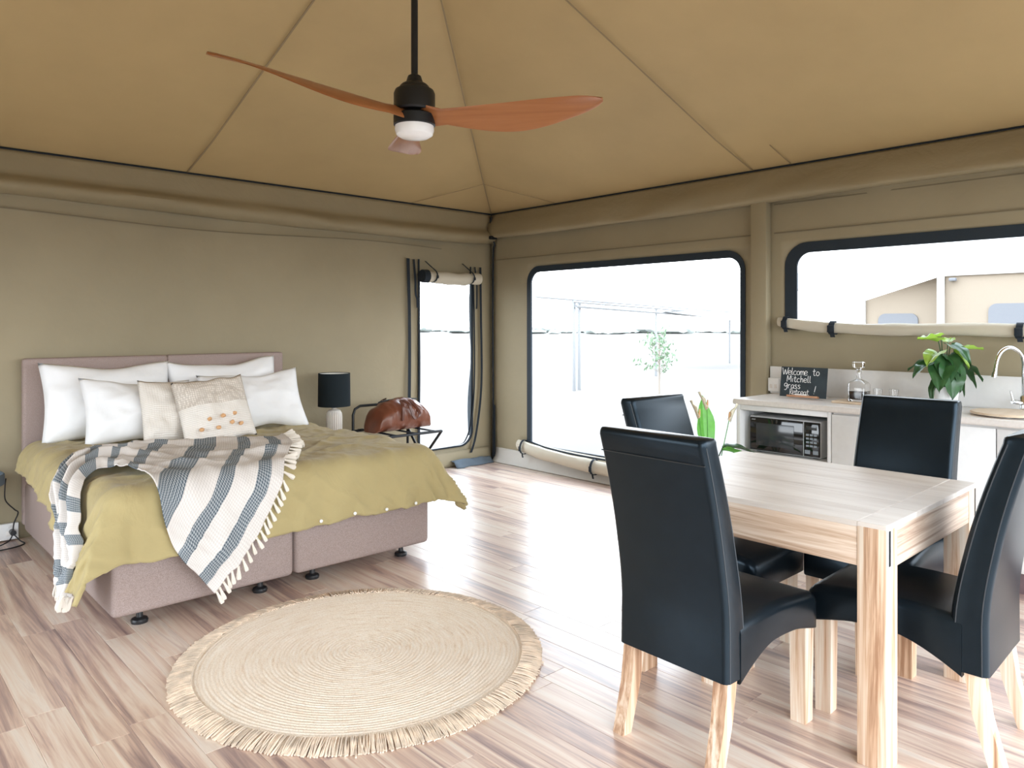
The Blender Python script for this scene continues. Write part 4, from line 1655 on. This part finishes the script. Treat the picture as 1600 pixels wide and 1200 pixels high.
# ==================================================================== KITCHEN BENCH
KX = -0.60      # cabinet front
K0, K1 = -3.262, -6.5
kb = thing('kitchen_cabinet', 'white kitchen base cabinet run with open microwave niche', 'cabinet', (-0.3, -4.8, 0))
ko = kb.location.copy()


def kbox(name, x0, x1, y0, y1, z0, z1, mat, par=None, bev=0.002):
    return mesh_obj(name, boxb(((x0 + x1) / 2 - ko.x, (y0 + y1) / 2 - ko.y, (z0 + z1) / 2), (abs(x1 - x0), abs(y1 - y0), abs(z1 - z0)), bev), M[mat], par or kb)


kbox('side_panel', KX, -0.03, K0, K0 - 0.03, 0.0, 0.898, 'bench_white')
kbox('niche_side', KX, -0.05, -3.90, -3.925, 0.12, 0.898, 'bench_white')
kbox('niche_shelf', KX, -0.05, K0 - 0.03, -3.90, 0.545, 0.572, 'bench_white')
kbox('niche_top', KX, -0.05, K0 - 0.03, -3.90, 0.862, 0.897, 'bench_white')
kbox('back_panel', -0.05, -0.035, K0 - 0.03, K1, 0.12, 0.897, 'niche')
kbox('plinth', KX + 0.05, -0.05, K0 - 0.03, K1, 0.0, 0.118, 'plinth')
kbox('cabinet_floor', KX + 0.02, -0.05, K0 - 0.03, K1, 0.118, 0.135, 'bench_white')
kbox('door', KX - 0.004, KX + 0.014, K0 - 0.033, -3.897, 0.13, 0.54, 'bench_white', None, 0.002)
for a, b_ in ((-3.930, -4.822), (-4.828, -5.45), (-5.456, -6.08), (-6.086, -6.5)):
    kbox('door', KX - 0.004, KX + 0.014, a, b_, 0.13, 0.885, 'bench_white', None, 0.002)
kbox('top_rail', KX + 0.016, KX + 0.03, -3.93, K1, 0.862, 0.897, 'bench_white')
bt = mesh_obj('benchtop', boxb((-0.33, -4.88, 0.92), (0.615, 3.26, 0.04), 0.012, 3), M['bench_top'])
tag(bt, 'long pale laminate benchtop on the white kitchen cabinets', 'benchtop')
bs = mesh_obj('backsplash', boxb((-0.040, -4.865, 1.04), (0.018, 3.28, 0.20), 0.002), M['bench_white'])
tag(bs, 'low white backsplash board standing along the rear of the benchtop', 'backsplash')

# microwave
mw = thing('microwave', 'black fronted microwave oven inside the cabinet niche', 'microwave', (-0.36, -3.585, 0.573))
mesh_obj('body', boxb((0.0, 0, 0.128), (0.36, 0.50, 0.24), 0.006), M['microwave_body'], mw)
for dx in (-0.14, 0.14):
    for dy in (-0.2, 0.2):
        mesh_obj('foot', boxb((dx, dy, 0.005), (0.03, 0.03, 0.01)), M['plastic_black'], mw, False)
d = mesh_obj('door', boxb((-0.186, 0.054, 0.128), (0.018, 0.382, 0.225), 0.004), M['glass_black'], mw)
mesh_obj('door_window', boxb((-0.1965, 0.062, 0.128), (0.002, 0.27, 0.155), 0.0005), M['glass_window'], d)
p_ = mesh_obj('control_panel', boxb((-0.186, -0.192, 0.128), (0.018, 0.104, 0.225), 0.004), M['glass_black'], mw)
mesh_obj('display', boxb((-0.1965, -0.192, 0.205), (0.002, 0.072, 0.028), 0.0005), M['glass_window'], p_)
for r in range(4):
    for c in range(3):
        mesh_obj('key', boxb((-0.1965, -0.218 + c * 0.026, 0.158 - r * 0.024), (0.003, 0.020, 0.013), 0.001, 1), M['keypad'], p_)
for c in (-0.22, -0.166):
    mesh_obj('key', boxb((-0.1965, c, 0.046), (0.003, 0.036, 0.026), 0.002, 1), M['keypad'], p_)
mesh_obj('door_trim', boxb((-0.187, -0.139, 0.128), (0.020, 0.003, 0.225)), M['steel'], mw, False)


# lettering drawn as strokes
G = {
    'W': [[(0, 1), (0.22, 0), (0.42, 0.75), (0.62, 0), (0.9, 1.05)]],
    'e': [[(0.05, 0.3), (0.45, 0.36), (0.42, 0.56), (0.22, 0.62), (0.05, 0.4), (0.1, 0.08), (0.3, 0), (0.5, 0.12)]],
    'l': [[(0.12, 1.05), (0.1, 0.3), (0.14, 0.03), (0.26, 0.05)]],
    'c': [[(0.45, 0.52), (0.25, 0.6), (0.07, 0.4), (0.08, 0.12), (0.25, 0), (0.46, 0.08)]],
    'o': [[(0.28, 0.6), (0.08, 0.45), (0.07, 0.15), (0.25, 0), (0.45, 0.15), (0.46, 0.42), (0.28, 0.6)]],
    'm': [[(0.05, 0.58), (0.07, 0)], [(0.07, 0.4), (0.22, 0.6), (0.32, 0.45), (0.33, 0)], [(0.33, 0.4), (0.48, 0.6), (0.6, 0.45), (0.62, 0)]],
    't': [[(0.22, 0.95), (0.2, 0.15), (0.32, 0), (0.45, 0.08)], [(0.02, 0.62), (0.44, 0.66)]],
    'M': [[(0.05, 0), (0.12, 1), (0.38, 0.3), (0.66, 1.02), (0.72, 0)]],
    'i': [[(0.12, 0.58), (0.13, 0)], [(0.13, 0.8), (0.135, 0.86)]],
    'h': [[(0.08, 1.05), (0.1, 0)], [(0.1, 0.38), (0.28, 0.6), (0.42, 0.45), (0.44, 0)]],
    'G': [[(0.5, 0.7), (0.3, 0.82), (0.08, 0.62), (0.1, 0.36), (0.3, 0.3), (0.5, 0.5), (0.52, 0.72), (0.48, 0.0), (0.3, -0.28), (0.1, -0.2)]],
    'r': [[(0.08, 0.58), (0.1, 0)], [(0.1, 0.36), (0.24, 0.58), (0.42, 0.56)]],
    'a': [[(0.45, 0.5), (0.26, 0.6), (0.08, 0.4), (0.1, 0.1), (0.26, 0.02), (0.44, 0.25), (0.46, 0.55), (0.48, 0.05), (0.56, 0)]],
    's': [[(0.42, 0.55), (0.2, 0.6), (0.1, 0.45), (0.36, 0.26), (0.38, 0.08), (0.2, 0), (0.06, 0.08)]],
    'R': [[(0.08, 0), (0.1, 0.95)], [(0.1, 0.93), (0.42, 0.88), (0.44, 0.6), (0.12, 0.48), (0.52, 0)]],
    '!': [[(0.3, 1.15), (0.14, 0.3)], [(0.09, 0.05), (0.1, 0.1)]],
    'S': [[(0.5, 0.85), (0.3, 1), (0.08, 0.8), (0.46, 0.35), (0.3, 0), (0.05, 0.15)]], 'H': [[(0.06, 0), (0.06, 1)], [(0.5, 0), (0.5, 1)], [(0.06, 0.5), (0.5, 0.5)]],
    'A': [[(0.02, 0), (0.28, 1), (0.54, 0)], [(0.12, 0.38), (0.44, 0.38)]], 'P': [[(0.08, 0), (0.08, 1), (0.45, 0.95), (0.45, 0.55), (0.08, 0.5)]],
}
ADV = {'W': 0.95, 'm': 0.72, 'M': 0.85, 'l': 0.32, 'i': 0.28, '!': 0.4, ' ': 0.4, 'G': 0.66, 'a': 0.62, 't': 0.5, 'R': 0.58, 'S': 0.64, 'H': 0.68, 'A': 0.66, 'P': 0.6}


def write(bm, text, y, z, h, r, x=0.0, adv=1.0, smooth_=True):
    """Writing on a plane facing -x: text runs along -y."""
    cur = 0.0
    for ch in text:
        for st_ in G.get(ch, []):
            pts = [(x, y - (cur + px) * h, z + pz * h) for px, pz in st_]
            if smooth_ and len(pts) > 2:
                pts = smooth_path(pts, 4 * len(pts))
            tube(bm, pts, r, 5)
        cur += ADV.get(ch, 0.56) * adv


bm = bmesh.new()
write(bm, 'SHARP', 0.232, 0.222, 0.009, 0.0007, -0.1955, 1.1, False)
mesh_obj('brand_lettering', bm, M['microwave_body'], d)

# chalkboard
cb_ = thing('chalkboard', 'small black chalkboard with welcome message on the benchtop', 'chalkboard', (-0.30, -3.595, 0.94), (0, radians(9), radians(2)))
mesh_obj('slate', boxb((0, 0, 0.113), (0.008, 0.325, 0.21), 0.001), M['slate'], cb_)
bm = boxb((-0.018, -0.01, 0.012), (0.045, 0.215, 0.014), 0.002)
mesh_obj('wooden_stand', bm, M['copper_wood'], cb_)
mesh_obj('chalk_stick', boxb((-0.032, 0.0, 0.024), (0.008, 0.085, 0.009), 0.003), M['chalk'], cb_)
bm = bmesh.new()
tx_ = -0.0055
write(bm, 'Welcome', 0.152, 0.162, 0.047, 0.0019, tx_, 0.90)
write(bm, 'to', -0.062, 0.163, 0.047, 0.0019, tx_, 1.0)
write(bm, 'Mitchell', 0.118, 0.112, 0.044, 0.0019, tx_, 1.0)
write(bm, 'Grass', 0.135, 0.066, 0.044, 0.0019, tx_, 0.92)
write(bm, 'Retreat', 0.092, 0.024, 0.040, 0.0019, tx_, 0.88)
write(bm, '!', -0.075, 0.034, 0.050, 0.0019, tx_, 1.0)
mesh_obj('chalk_lettering', bm, M['chalk'], cb_)

# small white outlet at the left end of the backsplash
ol = thing('power_outlet', 'white power outlet at the end of the kitchen backsplash', 'power outlet', (-0.056, -3.262, 1.005))
mesh_obj('outlet_plate', boxb((0, 0, 0), (0.028, 0.085, 0.10), 0.004), M['plastic_white'], ol)
for dy in (-0.018, 0.018):
    mesh_obj('socket', boxb((-0.0145, dy, -0.012), (0.003, 0.022, 0.03), 0.001), M['bench_top'], ol)

# serving board with decanter and glasses
sv = mesh_obj('serving_board', boxb((0, 0, 0.007), (0.20, 0.42, 0.014), 0.005), M['board_wood'])
sv.location = (-0.33, -4.06, 0.94)
tag(sv, 'pale wooden serving board under the decanter and glasses', 'board')
dc = thing('decanter', 'square glass decanter of dark port on the serving board', 'decanter', (-0.33, -3.99, 0.954))
bm = bmesh.new()
S = 0.056
rings = []
for z, s, r in ((0.0, 0.052, 0.018), (0.006, S, 0.018), (0.108, S, 0.018), (0.124, 0.050, 0.025), (0.134, 0.034, 0.025), (0.142, 0.020, 0.019), (0.155, 0.016, 0.0155), (0.205, 0.016, 0.0155), (0.21, 0.021, 0.0205)):
    rings.append([(a, b_, z) for a, b_ in rrect(-s, s, -s, s, r, 5)])
for z, s, r in ((0.209, 0.012, 0.0115), (0.155, 0.011, 0.0105), (0.142, 0.014, 0.012), (0.132, 0.029, 0.018), (0.122, 0.045, 0.02), (0.107, 0.051, 0.015), (0.014, 0.051, 0.015)):
    rings.append([(a, b_, z) for a, b_ in rrect(-s, s, -s, s, r, 5)])
loft(bm, rings)
mesh_obj('bottle', bm, M['glass'], dc)
bm = bmesh.new()
loft(bm, [[(a, b_, z) for a, b_ in rrect(-s, s, -s, s, 0.015, 5)] for z, s in ((0.0145, 0.0505), (0.068, 0.0505))])
mesh_obj('liquor', bm, M['port'], dc)
bm = bmesh.new()
rings = []
for z, s, r in ((0.185, 0.0085, 0.008), (0.208, 0.0105, 0.010), (0.213, 0.014, 0.013), (0.222, 0.030, 0.006), (0.252, 0.032, 0.006), (0.258, 0.028, 0.006)):
    rings.append([(a, b_, z) for a, b_ in rrect(-s, s, -s, s, r, 4)])
loft(bm, rings)
mesh_obj('stopper', bm, M['glass'], dc)


def tumbler(loc, label):
    g = mesh_obj('port_glass', lathe_bm([(0.014, 0.0), (0.020, 0.001), (0.021, 0.006), (0.0195, 0.02), (0.025, 0.05), (0.028, 0.082), (0.0265, 0.083), (0.0235, 0.05), (0.017, 0.022), (0.006, 0.018)]), M['glass'])
    g.location = loc
    tag(g, label, 'glass', 'small port glasses')
    return g


def lathe_bm(prof, seg=28):
    bm = bmesh.new()
    lathe(bm, prof, seg)
    return bm


tumbler((-0.27, -4.085, 0.954), 'small clear port glass next to the decanter')
tumbler((-0.25, -4.175, 0.954), 'small clear port glass nearer the potted plant')

# sink, cover board and tap
sk = thing('sink', 'round stainless sink set in the benchtop under a board', 'sink', (-0.36, -4.90, 0.94))
bm = bmesh.new()
lathe(bm, [(0.20, 0.002), (0.20, 0.006), (0.183, 0.006), (0.17, 0.0035), (0.0, 0.003)], 48, cap=False)
mesh_obj('rim', bm, M['steel'], sk)
sb_ = mesh_obj('round_board', lathe_bm([(0.165, 0.0), (0.188, 0.003), (0.19, 0.011), (0.186, 0.016), (0.0, 0.016)], 56), M['board_wood'])
sb_.location = (-0.40, -4.84, 0.947)
tag(sb_, 'round pale wooden board covering the kitchen sink', 'board')
tp = thing('tap', 'chrome gooseneck kitchen tap behind the sink board', 'tap', (-0.155, -4.855, 0.94))
bm = bmesh.new()
lathe(bm, [(0.026, 0.0), (0.026, 0.008), (0.020, 0.012), (0.020, 0.09), (0.013, 0.10)], 24)
tube(bm, smooth_path([(0, 0, 0.09), (0, 0, 0.2), (0, 0.0, 0.29), (-0.012, 0.012, 0.345), (-0.05, 0.05, 0.378), (-0.09, 0.085, 0.36), (-0.108, 0.105, 0.31), (-0.118, 0.115, 0.235), (-0.121, 0.118, 0.22)], 40), 0.0115, 12)
tube(bm, [(-0.1195, 0.1165, 0.232), (-0.123, 0.12, 0.205)], 0.0135, 12)
mesh_obj('spout', bm, M['chrome'], tp)
bm = bmesh.new()
tube(bm, [(0, 0, 0.055), (-0.03, 0.03, 0.062), (-0.048, 0.045, 0.066)], 0.014, 12)
tube(bm, [(-0.046, 0.044, 0.066), (-0.05, 0.048, 0.10), (-0.056, 0.053, 0.125)], [0.007, 0.006, 0.005], 8)
mesh_obj('lever', bm, M['chrome'], tp)


# ==================================================================== plants
def leaf_bm(l, w, droop, cup=0.25, heart=True, n=10):
    bm = bmesh.new()
    def fn(a, b_):
        t = a
        if heart:
            hw = w * (max(0.0, sin(pi * min(1, t * 0.93 + 0.07) ** 0.62))) ** 0.85
            back = -0.16 * l * (abs(2 * b_ - 1) ** 1.5) * max(0, 1 - t * 3)
        else:
            hw = w * max(0.0, sin(pi * min(1, t * 0.97 + 0.03) ** 0.8)) ** 0.9
            back = 0
        s = (2 * b_ - 1)
        y = t * l + back
        z = -droop * l * t * t + cup * hw * abs(s) ** 1.3 - 0.012 * (abs(s) < 0.1)
        return (s * hw, y, z + 0.006 * sin(t * 14) * abs(s))
    grid(bm, n, 6, fn)
    return bm


def plant(root, specs, origin, stem_mat='leaf_dark'):
    """specs: (tip azimuth, length of stem, height, leaf length, width, droop, pitch, material, heart)"""
    for (az, rad, ht, l, w, droop, pitch, mt, heart) in specs:
        a = radians(az)
        base = Vector(origin) + Vector((cos(a), sin(a), 0)) * 0.012
        tip = Vector(origin) + Vector((cos(a) * rad, sin(a) * rad, ht))
        bm = bmesh.new()
        tube(bm, smooth_path([base, base.lerp(tip, 0.5) + Vector((0, 0, ht * 0.22)), tip], 8), [0.004 - 0.0002 * i for i in range(9)], 6)
        s_ = mesh_obj('stem', bm, M[stem_mat], root)
        lf = mesh_obj('leaf', leaf_bm(l, w, droop, 0.22, heart), M[mt], root, True, 180)
        lf.location = tip
        lf.rotation_euler = Euler((radians(pitch), 0, a - pi / 2 + random.gauss(0, 0.15)))


pp = thing('potted_plant', 'leafy green pothos in a white pot on the benchtop', 'plant', (-0.30, -4.485, 0.94))
bm = bmesh.new()
lathe(bm, [(0.055, 0.0), (0.062, 0.004), (0.076, 0.135), (0.078, 0.14), (0.072, 0.14), (0.068, 0.115), (0.0, 0.115)], 40, cap=False)
bm.faces.new([v for v in bm.verts if abs(v.co.z) < 1e-6])
mesh_obj('pot', bm, M['pot_white'], pp)
mesh_obj('soil', lathe_bm([(0.0695, 0.112), (0.069, 0.120), (0.01, 0.122)], 28), M['soil'], pp)
bm = bmesh.new()
tube(bm, [(0.0, 0.0, 0.12), (0.004, 0, 0.315)], 0.011, 10)
mesh_obj('support_pole', bm, M['moss_pole'], pp)
random.seed(5)
view = 46.9
LD, LL = 'leaf_dark', 'leaf_light'
plant(pp, [
    # azimuth in world degrees: 137 = towards the left of the view, 317 = right, 227 = towards viewer
    (150, 0.05, 0.30, 0.125, 0.055, 0.25, 20, LL, True),
    (120, 0.02, 0.33, 0.10, 0.045, 0.3, 5, LL, True),
    (165, 0.07, 0.23, 0.14, 0.062, 0.5, -5, LL, True),
    (318, 0.07, 0.25, 0.14, 0.050, 0.2, 12, LL, True),
    (250, 0.035, 0.27, 0.15, 0.06, 0.6, -10, LD, True),
    (280, 0.05, 0.24, 0.12, 0.050, 0.5, -25, LL, True),
    (140, 0.085, 0.16, 0.14, 0.055, 0.5, -5, LD, True),
    (185, 0.07, 0.15, 0.15, 0.07, 0.7, -25, LD, True),
    (215, 0.07, 0.14, 0.17, 0.08, 0.6, -50, LD, True),
    (205, 0.05, 0.20, 0.16, 0.07, 0.7, -40, LD, True),
    (300, 0.08, 0.17, 0.15, 0.050, 0.5, -15, LD, True),
    (325, 0.07, 0.15, 0.16, 0.052, 0.7, -10, LD, True),
    (335, 0.06, 0.10, 0.13, 0.035, 0.8, -20, LD, True),
    (250, 0.05, 0.14, 0.14, 0.06, 0.5, -45, LD, True),
    (60, 0.05, 0.20, 0.13, 0.06, 0.4, 0, LD, True),
    (20, 0.06, 0.17, 0.13, 0.06, 0.5, 0, LD, True),
    (100, 0.07, 0.18, 0.13, 0.055, 0.5, 0, LD, True),
    (235, 0.03, 0.21, 0.13, 0.055, 0.6, -20, LD, True),
    (160, 0.07, 0.06, 0.12, 0.03, 1.0, -30, LD, True),
    (345, 0.03, 0.29, 0.08, 0.036, 0.3, 30, LL, True),
], (0, 0, 0.12))

pl = thing('peace_lily', 'peace lily in a dark pot on the floor beside the kitchen cabinet', 'plant', (-0.98, -3.28, 0))
bm = bmesh.new()
lathe(bm, [(0.09, 0.0), (0.10, 0.005), (0.13, 0.25), (0.132, 0.26), (0.122, 0.26), (0.115, 0.22), (0.0, 0.22)], 36, cap=False)
mesh_obj('pot', bm, M['grey_fabric'], pl)
mesh_obj('soil', lathe_bm([(0.1165, 0.218), (0.116, 0.226), (0.01, 0.23)], 28), M['soil'], pl)
LLY = 'leaf_lily'
plant(pl, [
    (62, 0.03, 0.40, 0.36, 0.068, 0.05, 84, LLY, False),
    (200, 0.06, 0.30, 0.26, 0.07, 0.3, 45, LD, False),
    (150, 0.08, 0.28, 0.25, 0.06, 0.4, 40, LLY, False),
    (318, 0.09, 0.42, 0.22, 0.055, 0.5, 15, LD, False),
    (270, 0.09, 0.24, 0.24, 0.065, 0.6, 20, LLY, False),
    (285, 0.09, 0.42, 0.22, 0.05, 0.6, 5, LLY, False),
    (240, 0.10, 0.22, 0.24, 0.06, 0.7, 15, LD, False),
    (40, 0.08, 0.28, 0.25, 0.06, 0.5, 30, LD, False),
    (90, 0.08, 0.28, 0.25, 0.06, 0.5, 35, LD, False),
    (0, 0.09, 0.26, 0.24, 0.06, 0.5, 25, LD, False),
], (0, 0, 0.22))
for (dx, dy, z1, az) in ((-0.045, 0.045, 0.84, 110), (-0.005, 0.01, 0.90, 140), (0.10, -0.09, 0.82, 318)):
    bm = bmesh.new()
    tube(bm, smooth_path([(0, 0, 0.22), (dx * 0.6, dy * 0.6, z1 * 0.7), (dx, dy, z1)], 10), 0.003, 6)
    fs = mesh_obj('flower_stem', bm, M['leaf_lily'], pl)
    sp_ = mesh_obj('spathe', leaf_bm(0.13, 0.012, 0.1, 0.8, False), M['spathe'], fs, True, 180)
    sp_.location = (dx, dy, z1 - 0.01)
    sp_.rotation_euler = (radians(72), 0, radians(az - 90))
    bm = bmesh.new()
    tube(bm, [(dx, dy, z1), (dx + 0.004, dy, z1 + 0.03), (dx + 0.006, dy, z1 + 0.055)], [0.006, 0.007, 0.004], 8)
    mesh_obj('spadix', bm, M['tuft'], fs)

# ==================================================================== CEILING FAN
fan = thing('ceiling_fan', 'three-bladed timber ceiling fan with black motor and downrod', 'fan', (-3.563, -3.569, 2.285), (0, 0, 0))
bm = bmesh.new()
tube(bm, [(0, 0, 0.10), (0, 0, 1.37)], 0.0135, 14)
mesh_obj('downrod', bm, M['black_metal'], fan)
bm = bmesh.new()
lathe(bm, [(0.075, 0.005), (0.081, 0.012), (0.081, 0.075), (0.076, 0.088), (0.060, 0.096), (0.058, 0.104), (0.050, 0.112), (0.034, 0.12), (0.026, 0.145), (0.018, 0.15)], 44)
mesh_obj('motor_housing', bm, M['black_metal'], fan)
bm = bmesh.new()
lathe(bm, [(0.06, 0.0), (0.082, -0.012), (0.082, -0.048), (0.076, -0.052)], 44)
mesh_obj('light_ring', bm, M['black_metal'], fan)
bm = bmesh.new()
lathe(bm, [(0.0755, -0.045), (0.077, -0.068), (0.071, -0.086), (0.055, -0.096), (0.02, -0.10)], 44)
mesh_obj('light_diffuser', bm, M['opal'], fan)
mesh_obj('canopy', lathe_bm([(0.06, 1.30), (0.062, 1.34), (0.03, 1.36)], 28), M['black_metal'], fan)


def blade_bm():
    bm = bmesh.new()
    rings = []
    n = 34
    for i in range(n + 1):
        f = i / n
        r = 0.045 + 0.735 * f
        chord = 0.075 + 0.02 * sin(pi * min(1, f * 2)) * 0 + 0.075 * max(0, sin(pi * min(1, max(0, (f - 0.1)) / 0.95) ** 1.0)) ** 1.2
        if f > 0.86:
            k = (f - 0.86) / 0.14
            chord *= sqrt(max(0.02, 1 - 0.93 * k ** 2.2))
        if f < 0.12:
            chord = 0.11 - 0.035 * f / 0.12
        sweep = 0.028 * sin(pi * f) - 0.05 * max(0, (f - 0.45) / 0.55) ** 1.6
        pitch = radians(37 - 27 * f ** 1.8)
        th = 0.009 - 0.005 * f
        z0 = -0.01 + 0.008 * f * f
        ring = []
        for q in range(14):
            a = 2 * pi * q / 14
            c = chord / 2 * cos(a) + sweep
            t = th * sin(a) + 0.012 * (1 - (cos(a)) ** 2) * 0.5
            ring.append((r, c * cos(pitch) + t * sin(pitch), z0 - c * sin(pitch) + t * cos(pitch)))
        rings.append(ring)
    loft(bm, rings)
    return bm


b0 = mesh_obj('blade', blade_bm(), M['fan_blade'], fan, True, 60)
tilt = Matrix.Rotation(radians(5.0), 4, Fv)
blades = [b0]
for _ in range(2):
    b_ = bpy.data.objects.new('blade', b0.data)
    COL.objects.link(b_)
    b_.parent = fan
    blades.append(b_)
for b_, az in zip(blades, (58, -66, 177)):
    b_.matrix_local = tilt @ Matrix.Rotation(radians(az), 4, 'Z')
